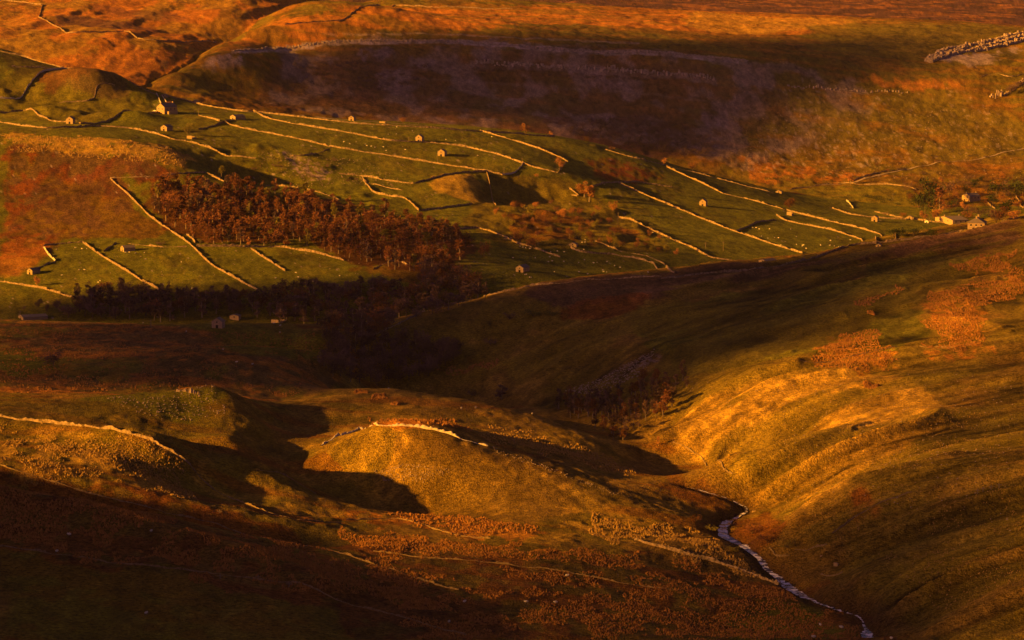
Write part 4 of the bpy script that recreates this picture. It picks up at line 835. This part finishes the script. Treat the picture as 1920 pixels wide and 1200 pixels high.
for k, lst in PROTO.items():
    for i, (a, b) in enumerate(lst):
        a.materials.append(M['birch_bark'] if k == 'birch' else M['bark'])
        for c in COLS: b2 = b.copy(); b2.materials.append(M[c]); TM[(k, i, c)] = (a, b2)
KINDN = {'round': "bare_tree", 'birch': "birch_tree", 'cone': "conical_tree", 'bush': "bush", 'ever': "leafy_tree"}
def tree(kind, c, x, y, h, w, label, cat="tree", group=None, name=None):
    a, b = TM[(kind, rng.randrange(4), c)]; root = bpy.data.objects.new(name or KINDN[kind], None); scene.collection.objects.link(root)
    root.location = (x, y, ground(x, y) - .15); root.rotation_euler = (0, 0, rng.uniform(0, 6.3)); root.scale = (w, w, h); tag(root, label, cat, group)
    link("trunk", a, None, root); link("crown", b, None, root); return root
def wood(poly, n, kinds, hr, label, group, gap, wr=(.8, 1.1), name=None):
    P = []; xs = [p[0] for p in poly]; ys = [p[1] for p in poly]; tries = 0
    while len(P) < n and tries < n * 60:
        tries += 1; px, py = rng.uniform(min(xs), max(xs)), rng.uniform(min(ys), max(ys))
        if not pip(poly, px, py): continue
        if any(abs(px - a) < gap and abs(py - b) < gap * .6 for a, b in P): continue
        P.append((px, py))
    for px, py in P:
        x, y = hit(px, py); kind, c = kinds[rng.randrange(len(kinds))]; h = rng.uniform(*hr); wv = rng.uniform(*wr)
        u = (px - min(xs)) / (max(xs) - min(xs)); v = (py - min(ys)) / (max(ys) - min(ys))
        where = ("left end", "left part", "middle", "right part", "right end")[min(4, int(u * 5))] + (", upper side", ", centre", ", lower side")[min(2, int(v * 3))]
        form = {'birch': "slender", 'round': "spreading", 'bush': "low", 'ever': "leafy"}[kind] + {'c_russet': " russet", 'c_dark': " dark", 'c_olive': " yellowish", 'c_orange': " orange", 'c_green': " green"}[c]
        tree(kind, c, x, y, h, h * wv, "%s %s, %s" % (form, label, where), "tree", group, name)
wood([(285,352),(330,345),(420,345),(480,355),(560,372),(640,392),(730,402),(800,425),(870,450),(895,470),(850,500),(760,512),(690,498),(640,480),(560,462),(460,460),(380,458),(330,432),(290,395)], 298,
     [('birch', 'c_russet')] * 6 + [('round', 'c_russet')] * 2 + [('birch', 'c_dark'), ('birch', 'c_olive')], (9, 15), "bare tree of the dense russet wood", "trees of the russet wood", 8, (1.0, 1.45))
wood([(130,560),(240,545),(300,552),(420,560),(500,550),(640,545),(740,545),(830,545),(900,540),(920,560),(840,585),(740,610),(700,640),(640,630),(560,610),(430,590),(300,605),(150,598)], 190,
     [('round', 'c_dark')] * 3 + [('birch', 'c_dark')] * 4 + [('round', 'c_russet')], (8, 13), "tree of the shaded belt along the valley floor", "trees along the valley floor", 11, (1.1, 1.5), "riverside_tree")
wood([(600,640),(700,630),(760,640),(860,660),(850,690),(800,710),(740,722),(660,722),(610,700)], 75, [('round', 'c_dark')] * 4 + [('birch', 'c_dark')], (8, 12), "bare tree crowded into the gorge behind the moor", "trees in the gorge behind the moor", 11, (.9, 1.2), "gorge_tree")
wood([(1030,765),(1100,755),(1200,740),(1260,725),(1290,715),(1260,770),(1220,805),(1180,820),(1130,812)], 60, [('birch', 'c_dark')] * 3 + [('birch', 'c_russet')], (7, 11), "tree in the ravine behind the knoll hump", "trees in the ravine behind the knoll", 10, (.9, 1.3), "gorge_tree")
wood([(1110,225),(1240,232),(1330,262),(1330,295),(1270,292),(1160,270),(1060,250)], 90, [('bush', 'c_dark')], (7, 11), "tree in the shaded wood under the far hill", "trees at the foot of the far hill", 12, (1, 1.5))
wood([(800,505),(830,500),(850,520),(900,540),(780,545)], 16, [('round', 'c_russet'), ('round', 'c_dark')], (9, 13), "tall tree between wood and valley floor", "trees between wood and valley", 12)
wood([(560,120),(700,115),(800,128),(790,165),(640,180),(590,150)], 40, [('bush', 'c_dark')], (5, 8), "bush on the scree of the far hill", "bushes on the far hill scree", 12, (1.3, 1.9))
wood([(890,130),(1060,138),(1260,152),(1060,146),(900,138)], 30, [('bush', 'c_dark')], (4, 7), "bush under the lower limestone pillars", "bushes under the limestone pillars", 12, (1, 1.5))
wood([(930,385),(1010,390),(1100,395),(1230,440),(1270,480),(1180,470),(1050,455),(930,430)], 60, [('ever', 'c_olive'), ('round', 'c_orange'), ('round', 'c_russet'), ('bush', 'c_olive'), ('bush', 'c_russet')], (3.5, 8), "tree of the scattered scrub below the tan field", "scrub below the tan field", 11)
wood([(1690,350),(1800,340),(1925,340),(1925,410),(1880,420),(1800,405),(1700,400)], 42, [('ever', 'c_green'), ('round', 'c_orange'), ('round', 'c_russet'), ('bush', 'c_dark')], (6, 12), "tree of the hamlet gardens", "trees round the hamlet", 13, (.9, 1.3))
wood([(1380,300),(1560,300),(1900,290),(1900,340),(1600,340),(1420,335)], 26, [('bush', 'c_dark'), ('bush', 'c_russet')], (2, 4), "bush on the orange foot of the far hill", "bushes on the foot of the far hill", 14, (1, 1.6))
wood([(480,285),(600,290),(700,325),(680,345),(560,330),(470,315)], 22, [('bush', 'c_olive'), ('bush', 'c_dark')], (2, 4), "shrub on the broken spur terrace", "shrubs on the broken terrace", 9, (1, 1.6))
# trees that stand apart: column, foot row, height in picture rows, kind, colour, width ratio, label
SOLO = [(317,204,16,'ever','c_russet',1.0,"round red brown tree behind the farmhouse"), (352,252,24,'round','c_olive',.95,"yellow bare tree above the ruined barn"), (377,190,15,'ever','c_orange',1.3,"orange tree growing over the skyline ruin at left"),
 (250,158,14,'bush','c_orange',1.6,"pale orange thicket at the foot of the left gully"), (310,138,30,'round','c_dark',.6,"thin dark tree in the gully notch at top left"), (525,213,12,'bush','c_russet',1.6,"reddish round bush on the skyline right of the farm"), (755,230,13,'ever','c_orange',1.3,"round orange tree on the middle skyline"),
 (984,250,22,'round','c_orange',1.05,"prominent orange tree on the skyline right of centre"), (1033,251,9,'bush','c_orange',1.2,"small orange tree right of the prominent one"), (1050,320,30,'round','c_orange',.7,"orange tree in the corner of the curving wall"), (415,328,24,'cone','c_olive',.9,"conical pale tree in the shaded hollow"),
 (402,352,14,'bush','c_russet',1.2,"bush at the left tip of the wood"), (1148,279,8,'bush','c_orange',1.6,"low orange bush on the right skyline"), (1245,305,13,'bush','c_orange',1.1,"small bush tree left of the larger skyline tree at right"), (1298,318,20,'ever','c_orange',1.2,"round orange tree at the right hand skyline"),
 (1480,394,30,'round','c_russet',.9,"bare dark tree at the wall junction on the right"), (1595,348,20,'birch','c_orange',1.0,"dead pale tree above the round pasture"), (1006,326,10,'bush','c_orange',1.1,"small bush under the curving wall"), (1033,365,10,'bush','c_russet',1.2,"reddish bush on the shaded hill side"),
 (980,383,13,'bush','c_orange',.9,"small bright tree right of the tan field"), (968,390,18,'bush','c_russet',1.3,"rusty thicket right of the tan field"), (992,410,26,'ever','c_olive',1.1,"dense olive tree in the scrub"), (1051,405,18,'ever','c_orange',1.2,"round russet tree in the scrub"), (1087,402,14,'ever','c_russet',1.1,"dark russet tree right of the round one"),
 (1063,392,16,'bush','c_olive',1.9,"spreading yellow green tree in the scrub"), (1129,385,18,'ever','c_olive',1.0,"bright yellow green round tree"), (1096,362,30,'birch','c_orange',1.1,"tall orange copse tree beside the tiny ruin"), (1105,370,32,'birch','c_orange',1.0,"second tall orange copse tree"),
 (1088,358,26,'round','c_orange',.9,"leftmost orange copse tree"), (1120,395,12,'bush','c_orange',1.4,"low orange shrub under the yellow green tree"), (1150,400,20,'round','c_orange',1.1,"bare orange tree beside the pole"), (1116,432,22,'ever','c_olive',.9,"olive tree below the copse"), (1106,425,18,'bush','c_russet',1.0,"brown tree left of the olive one"),
 (1152,444,16,'ever','c_russet',1.3,"reddish purple round tree on the valley side"), (1190,434,18,'ever','c_olive',.9,"olive tree at the upper end of the curving dim wall"), (1068,446,22,'round','c_russet',1.0,"bare tree above the red lit barn"), (1107,456,24,'round','c_russet',.9,"bare tree right of the red lit barn"),
 (975,455,26,'round','c_russet',1.5,"big round bare tree, left of the pair at the wall bend"), (997,465,24,'round','c_russet',1.25,"big round bare tree, right of the pair at the wall bend"), (908,482,30,'round','c_russet',1.1,"round bare tree at the right end of the wood"), (1198,508,10,'bush','c_green',1.4,"dark bush in the dim lower field"), (1268,512,8,'bush','c_dark',1.6,"dark bush by the moor edge at centre"),
 (70,536,22,'round','c_orange',.9,"bare tree by the meadow corner at far left"), (73,582,26,'round','c_dark',.7,"dark bare tree in the far left meadow, left one"), (88,584,20,'round','c_dark',.5,"thin dark tree in the far left meadow"), (107,582,26,'round','c_dark',.8,"dark bare tree in the far left meadow, right one"), (128,596,30,'round','c_dark',1.4,"broad dark tree above the long low shed"), (45,580,10,'bush','c_dark',.9,"small dark bush in the far left meadow"),
 (100,686,34,'round','c_dark',1.5,"broad dark thorn tree alone on the shaded moor"), (885,742,16,'bush','c_dark',1.6,"round dark bush behind the hump"), (940,748,28,'birch','c_dark',1.2,"dark tree in the dip behind the hump"), (845,656,16,'bush','c_dark',1.3,"dark bush on the shaded right bank"), (920,645,18,'bush','c_dark',1.6,"dark bush in the middle of the shaded hillside"), (957,600,20,'bush','c_dark',1.4,"dark thorn on the shaded hillside"), (1000,592,16,'bush','c_green',2.2,"dark wide thicket on the shaded hillside"), (1035,592,12,'bush','c_green',1.9,"smaller thicket right of the wide one"),
 (1288,730,22,'birch','c_dark',.7,"pale dead tree above the ravine"), (1150,822,26,'birch','c_russet',.9,"reddish bare tree low in the ravine"), (1168,824,22,'birch','c_russet',.9,"second reddish bare tree low in the ravine"), (1234,835,18,'birch','c_orange',.5,"slim sunlit tree at the tip of the bright slope"),
 (1305,978,16,'bush','c_russet',1.7,"rusty bush left of the beck bend"), (1335,992,16,'bush','c_olive',1.6,"olive bush at the beck bend"), (1376,1030,13,'bush','c_olive',1.9,"low sunlit bush by the lower beck"), (1410,1000,26,'bush','c_russet',1.5,"russet thicket inside the beck bend, upper"), (1440,1015,26,'bush','c_russet',1.6,"russet thicket inside the beck bend, lower"), (1390,985,22,'bush','c_russet',1.4,"russet thicket at the water"), (1477,1030,22,'bush','c_olive',1.7,"olive bush above the fold ruins"), (1478,968,12,'bush','c_orange',1.3,"small pale shrub above the beck"), (1030,960,8,'bush','c_dark',1.4,"tiny dark bush on the knoll's foot"),
 (1735,400,50,'ever','c_green',.75,"tall dark green tree, leftmost of the farm trees"), (1748,385,54,'ever','c_green',.8,"tallest dark green tree by the round pasture"), (1722,390,34,'ever','c_green',.9,"lower dark green tree at the pasture edge"), (1762,392,40,'birch','c_russet',.8,"brown bare tree in front of the dark green trees"), (1780,368,30,'round','c_dark',1.1,"dark bare tree left of the distant farmhouse"), (1758,410,26,'round','c_orange',1.2,"orange bare tree below the dark green trees"), (1708,378,22,'bush','c_russet',1.0,"brown bush at the right of the round pasture"),
 (1868,368,34,'ever','c_green',1.0,"dark green tree right of the distant farmhouse"), (1905,366,36,'ever','c_green',1.0,"dark green tree at the right edge"), (1887,364,28,'round','c_dark',1.0,"dark bare tree between the two right green trees"), (1918,368,30,'ever','c_green',1.0,"dark tree cut by the right edge"), (1868,418,34,'ever','c_dark',1.1,"dark round tree right of the hipped house"), (1885,410,36,'ever','c_green',.9,"green tree behind the hamlet's right side"), (1900,418,24,'round','c_orange',1.4,"orange bare tree at the hamlet's right"), (1815,412,22,'round','c_russet',1.4,"russet tree behind the cottage"),
 (1731,416,22,'round','c_orange',.9,"bare orange tree left of the cottage"), (1754,413,20,'round','c_orange',.8,"bare tree behind the white hut"), (1780,395,20,'bush','c_russet',1.6,"brown thicket above the cottage"), (1695,408,12,'ever','c_orange',1.8,"orange bushes behind the small hamlet barn"), (1660,403,10,'bush','c_dark',1.4,"dark bush right of the square hamlet barn"),
 (1675,448,20,'ever','c_green',1.5,"dark green bush row by the moor edge, first"), (1690,446,18,'ever','c_green',1.4,"dark green bush row by the moor edge, second"), (1713,442,18,'ever','c_green',1.4,"dark green bush row by the moor edge, third"), (1745,440,20,'ever','c_green',1.3,"dark green bush row by the moor edge, fourth"), (1762,434,12,'bush','c_russet',1.7,"brown bush ending the row by the moor edge"),
 (1627,373,10,'bush','c_green',1.6,"dark bush in the round pasture, leftmost"), (1644,376,12,'bush','c_green',1.6,"dark bush in the round pasture beside the pole"), (1656,381,8,'bush','c_green',1.4,"small dark bush in the round pasture, middle"), (1668,378,8,'bush','c_green',1.3,"small dark bush in the round pasture, right"), (1683,383,8,'bush','c_green',1.6,"lowest dark bush in the round pasture"), (1677,368,7,'bush','c_green',1.3,"uppermost dark bush in the round pasture"), (1730,328,10,'bush','c_dark',1.4,"dark bush above the lane"), (1686,318,8,'bush','c_dark',1.5,"dark bush on the lane bend"), (1895,176,22,'ever','c_dark',1.3,"dark tree in the gully by the crag"), (1912,168,22,'ever','c_dark',1.3,"dark tree by the right edge gully"),
 (375,458,12,'ever','c_olive',.9,"small yellow tree at the wood's lower corner"), (466,462,18,'birch','c_orange',.8,"bright little tree at the wood foot"), (538,462,26,'birch','c_orange',.7,"pale birch standing at the lower wood edge"), (300,460,10,'bush','c_dark',2.2,"dark low thicket right of the long roofed barn"), (465,300,8,'bush','c_olive',1.8,"low bush on the shaded spur terrace")]
for px, py, hp, kind, c, wr, label in SOLO:
    if 'skyline' in label or 'prominent one' in label: px, py = on_spur(px, py, 1.0)
    x, y = hit(px, py); h = hp * y / FOC; wf = {'round': .75, 'birch': .45, 'cone': .5, 'bush': .45, 'ever': .75}[kind]
    wr2 = wr * h * (1.3 if c == 'c_green' else 1) * ({'round': 1.0, 'birch': 1.7, 'cone': 1.6, 'bush': .9, 'ever': 1.0}[kind])
    tree(kind, c, x, y, h, wr2, label, "bush" if kind == 'bush' else "tree")

# ---------------------------------------------------------------- sheep
def sheep_mesh(seed, grazing):
    rg = random.Random(seed); bm = bmesh.new()
    def ball(c, s): m_ = Matrix.Translation(c) @ Matrix.Diagonal((*s, 1)); bmesh.ops.create_icosphere(bm, subdivisions=1, radius=1, matrix=m_)
    ball((0, 0, .58), (.58, .27, .30)); ball((.40, 0, .66), (.24, .2, .22)); nb = len(bm.faces)
    ball((.68, 0, .42 if grazing else .84), (.16, .09, .11))
    for x in (-.36, .30):
        for y in (-.14, .14): bmesh.ops.create_cone(bm, cap_ends=False, segments=4, radius1=.045, radius2=.06, depth=.42, matrix=Matrix.Translation((x, y, .2)))
    me = bpy.data.meshes.new("sheep"); bm.to_mesh(me); bm.free(); me.materials.append(M['fleece']); me.materials.append(M['fleece_dark'])
    for p_ in me.polygons: p_.material_index = 0 if p_.index < nb else 1
    return me
SM = [sheep_mesh(i, i % 2) for i in range(4)]
def sheep(px, py, label, group, k=1.25):
    x, y = hit(px, py); o = link("sheep", SM[rng.randrange(4)], None, None, (x, y, ground(x, y)), rng.uniform(0, 6.3)); o.scale = (k, k, k); tag(o, label, "sheep", group)
def flock(pts, label, group):
    for a in pts: sheep(a[0], a[1], label, group)
flock([(698,239),(744,239),(743,252),(728,253),(773,246),(922,258),(854,264),(836,262),(896,294)], "white sheep grazing in the top field of the spur", "sheep in the top field")
flock([(644,268),(656,271),(668,267),(685,271),(688,274),(696,275),(703,277),(719,276),(760,281),(783,298),(645,267),(724,283)], "white sheep grazing left of the lower square barn", "sheep left of the lower square barn")
flock([(1280 + a / 6, 320 + b / 6) for a, b in ((790,648),(828,650),(862,664),(978,664),(1216,668),(886,744),(960,772),(1036,764),(1076,766),(1280,748),(1280,840),(1104,846),(1108,860),(1346,850),(1360,846),(1346,862),(1390,884),(1552,850),(1656,852),(1662,790),(1706,862),(1756,870),(1776,870),(1886,782))], "white sheep grazing in the green field above the moor edge", "sheep above the moor edge")
flock([(900 + a / 5.65, 340 + b / 5.65) for a, b in ((350,826),(585,822),(740,808),(765,850),(725,860),(888,856),(1045,868),(890,756),(820,748),(750,752),(425,686),(455,698),(485,705),(530,714),(398,956),(478,1002),(490,1000),(525,1032),(543,1034),(788,964),(1048,964),(1108,840),(1204,872),(1240,872),(1345,860),(1425,902),(1485,920),(1300,945),(1308,962),(1342,968),(1140,986),(1780,975),(1830,552),(1115,630),(1080,678),(1112,678),(1100,732))], "white sheep scattered in the dim field round the biggest barn", "sheep round the biggest barn")
flock([(a / 3, 400 + b / 3) for a, b in ((318,203),(425,197),(460,203),(488,203),(445,319),(476,317),(348,354),(563,380),(553,388),(680,411),(820,260),(812,228),(762,228),(728,222),(706,222),(1020,275),(1060,255),(918,405),(1080,428),(1120,467),(1550,367),(1665,338),(1678,363),(1763,388),(1780,380),(1778,400),(1868,412),(1910,354))], "white sheep scattered over the left valley fields", "sheep in the left valley fields")
flock([(a / 3, 400 + b / 3) for a, b in ((805,623),(1048,677),(1540,628),(1576,634),(1575,672),(1330,845),(1420,860),(1255,769))], "pale sheep on the dark moor near the two barns", "sheep on the dark moor")
for a in [(865,768,"left sheep of two on top of the sunlit hump"), (892,767,"right sheep of two on top of the sunlit hump"), (998,780,"sheep alone right of the sunlit hump"), (729,730,"sheep on the brow of the hump"), (1063,1084,"sheep alone in the bracken below the long low wall"), (871,1133,"leftmost of three pale sheep in the bottom bracken"), (987,1134,"middle of three pale sheep in the bottom bracken"), (1042,1135,"rightmost of three pale sheep in the bottom bracken"),
          (842,1168,"sheep low on the dark slope at the bottom"), (130,1008,"sheep in the bracken of the lower left slope"), (284,1017,"bright sheep among glowing bracken at left"), (107,1037,"dim sheep by the faint dark wall"), (274,1153,"dim sheep near the bottom left"), (1538,1175,"sheep on the grass below the beck"), (1578,1176,"second sheep on the grass below the beck, right of the first"), (1526,1196,"sheep at the bottom edge left of the waterfall"), (1671,1198,"sheep at the bottom edge right of the waterfall")]: sheep(a[0], a[1], a[2], None, 1.35)
flock([(980 + 3 * k, 510 + (k % 3)) for k in range(0)], "", "")

# ---------------------------------------------------------------- bracken and rush tussocks, joined
def tussocks(pts, n, hr, name, m, patch=None, thr=.5):
    P = world_poly(pts); xs = [p[0] for p in P]; ys = [p[1] for p in P]; rs = np.random.RandomState(len(pts) * 31 + n); A = np.stack([rs.uniform(min(xs), max(xs), n * 5), rs.uniform(min(ys), max(ys), n * 5)], 1)
    A = A[inside(P, A[:, 0] + 16 * (fbm(A[:, 0] / 12, A[:, 1] / 40, 93, 3) - .5), A[:, 1] + 60 * (fbm(A[:, 0] / 14, A[:, 1] / 40, 94, 3) - .5))]; nv = .6 * fbm(A[:, 0] / 7, A[:, 1] / 13, 91, 3) + .4 * fbm(A[:, 0] / 40 + A[:, 1] / 300, A[:, 1] / 30, 92, 2); A = A[nv > thr][:n]; n = len(A)
    if not n: return
    g = np.array([ground(x, y) for x, y in A]); h = hr[0] + (hr[1] - hr[0]) * rs.uniform(0, 1, n) ** 2.2 * 1.35; w = h * rs.uniform(.45, .95, n); a0 = rs.uniform(0, 6.28, n); co = np.empty((n, 6, 3))
    for k in range(5):
        t = a0 + k * 1.2566; rr = w * rs.uniform(.7, 1.3, n); co[:, k] = np.stack([A[:, 0] + np.cos(t) * rr, A[:, 1] + np.sin(t) * rr, g - .15], 1)
    co[:, 5] = np.stack([A[:, 0] + rs.uniform(-.3, .3, n) * w, A[:, 1] + rs.uniform(-.3, .3, n) * w, g + h], 1)
    f = np.array([(k, (k + 1) % 5, 5) for k in range(5)])[None] + (np.arange(n) * 6)[:, None, None]
    tag(link(name, raw_mesh(name, co.reshape(-1, 3), f.reshape(-1, 3), 3), M[m]), kind="stuff")
M['bracken'] = mat("dead_bracken", (.16, .072, .02), 1, .3, .35, second=(.33, .155, .042), spec=.05); M['rush'] = mat("pale_rush", (.19, .115, .03), 1, .3, .35, second=(.36, .225, .065), spec=.05)
tussocks([(0,890),(200,930),(400,975),(600,1030),(760,1080),(860,1150),(700,1130),(500,1110),(300,1070),(0,1010)], 20000, (.22, .65), "bracken_tussocks", 'bracken', thr=.47)
tussocks([(640,985),(900,1020),(1300,1050),(1480,1110),(1600,1160),(1640,1200),(760,1200),(700,1080)], 32000, (.18, .55), "bracken_tussocks", 'bracken', thr=.49)
tussocks([(0,800),(200,835),(350,870),(380,930),(240,915),(0,870)], 4500, (.25, .6), "rush_tussocks", 'rush', thr=.44)
tussocks([(675,795),(740,782),(820,783),(870,796),(885,812),(830,807),(740,800),(680,803)], 1600, (.5, 1.1), "bracken_tussocks", 'bracken', thr=.38)
tussocks([(900,795),(1060,815),(1190,885),(1180,900),(1060,860),(920,830)], 2600, (.3, .7), "rush_tussocks", 'rush', thr=.46)
tussocks([(690,965),(760,958),(900,972),(1010,985),(1010,1004),(880,1005),(780,988)], 1500, (.3, .8), "bracken_tussocks", 'bracken', thr=.44)
tussocks([(1100,960),(1200,985),(1340,1010),(1440,1080),(1300,1060),(1120,1015)], 4000, (.3, .7), "rush_tussocks", 'rush', thr=.46)
tussocks([(1535,655),(1580,620),(1645,612),(1640,640),(1690,672),(1640,695),(1540,702),(1515,690)], 4500, (.25, .7), "bracken_tussocks", 'bracken', thr=.40)
tussocks([(1720,600),(1745,560),(1850,520),(1920,503),(1920,545),(1870,560),(1835,590),(1855,640),(1800,672),(1730,650),(1765,625)], 10000, (.25, .7), "bracken_tussocks", 'bracken', thr=.42)
tussocks([(1770,495),(1850,478),(1910,472),(1900,497),(1820,514)], 2400, (.25, .7), "bracken_tussocks", 'bracken', thr=.42)
tussocks([(1600,575),(1700,535),(1690,548),(1650,577),(1600,588)], 300, (.5, 1.1), "bracken_tussocks", 'bracken', thr=.42)
tussocks([(0,605),(300,612),(560,625),(620,680),(560,735),(0,735)], 9000, (.25, .7), "bracken_tussocks", 'bracken', thr=.50)
tussocks([(1230,830),(1400,720),(1700,700),(1900,800),(1920,1150),(1700,1120),(1500,970),(1380,900)], 9000, (.12, .4), "rush_tussocks", 'rush', thr=.52)
tussocks([(0,250),(240,262),(350,290),(350,312),(130,290),(0,280)], 3500, (.4, .9), "rush_tussocks", 'rush', thr=.44)
for q in [((1620,728),(1655,722),(1658,730),(1624,734)), ((668,732),(698,734),(698,739),(668,738)), ((700,741),(735,741),(736,749),(702,750)), ((736,752),(762,752),(762,757),(736,758)), ((838,846),(862,846),(864,851),(840,852)), ((1618,590),(1640,590),(1640,596),(1620,596)), ((820,690),(946,676),(930,692),(840,702))]:
    tussocks(list(q), 160, (.6, 1.2), "bracken_tussocks", 'bracken', thr=.2)
# ---------------------------------------------------------------- thin evening haze over the dale
mh = bpy.data.materials.new("haze"); mh.use_nodes = True; nt = mh.node_tree
for n_ in list(nt.nodes):
    if n_.type == 'BSDF_PRINCIPLED': nt.nodes.remove(n_)
pv = nt.nodes.new("ShaderNodeVolumePrincipled"); pv.inputs["Color"].default_value = (.62, .56, 1.0, 1); pv.inputs["Density"].default_value = 0.8e-5; pv.inputs["Anisotropy"].default_value = 0.0
nt.links.new(pv.outputs[0], [n_ for n_ in nt.nodes if n_.type == 'OUTPUT_MATERIAL'][0].inputs["Volume"])
zlo = float(H.min()) - 1.5; zhi = max(float(H.max()), ZC) + 3.0; rx = float(rad[-1]) + 20
co, fs = [], []; box(co, fs, (0, 0, (zlo + zhi) / 2), (2 * rx, 2 * rx, zhi - zlo))
hz = poly_obj("haze", co, fs, mh, None); tag(hz, kind="stuff")
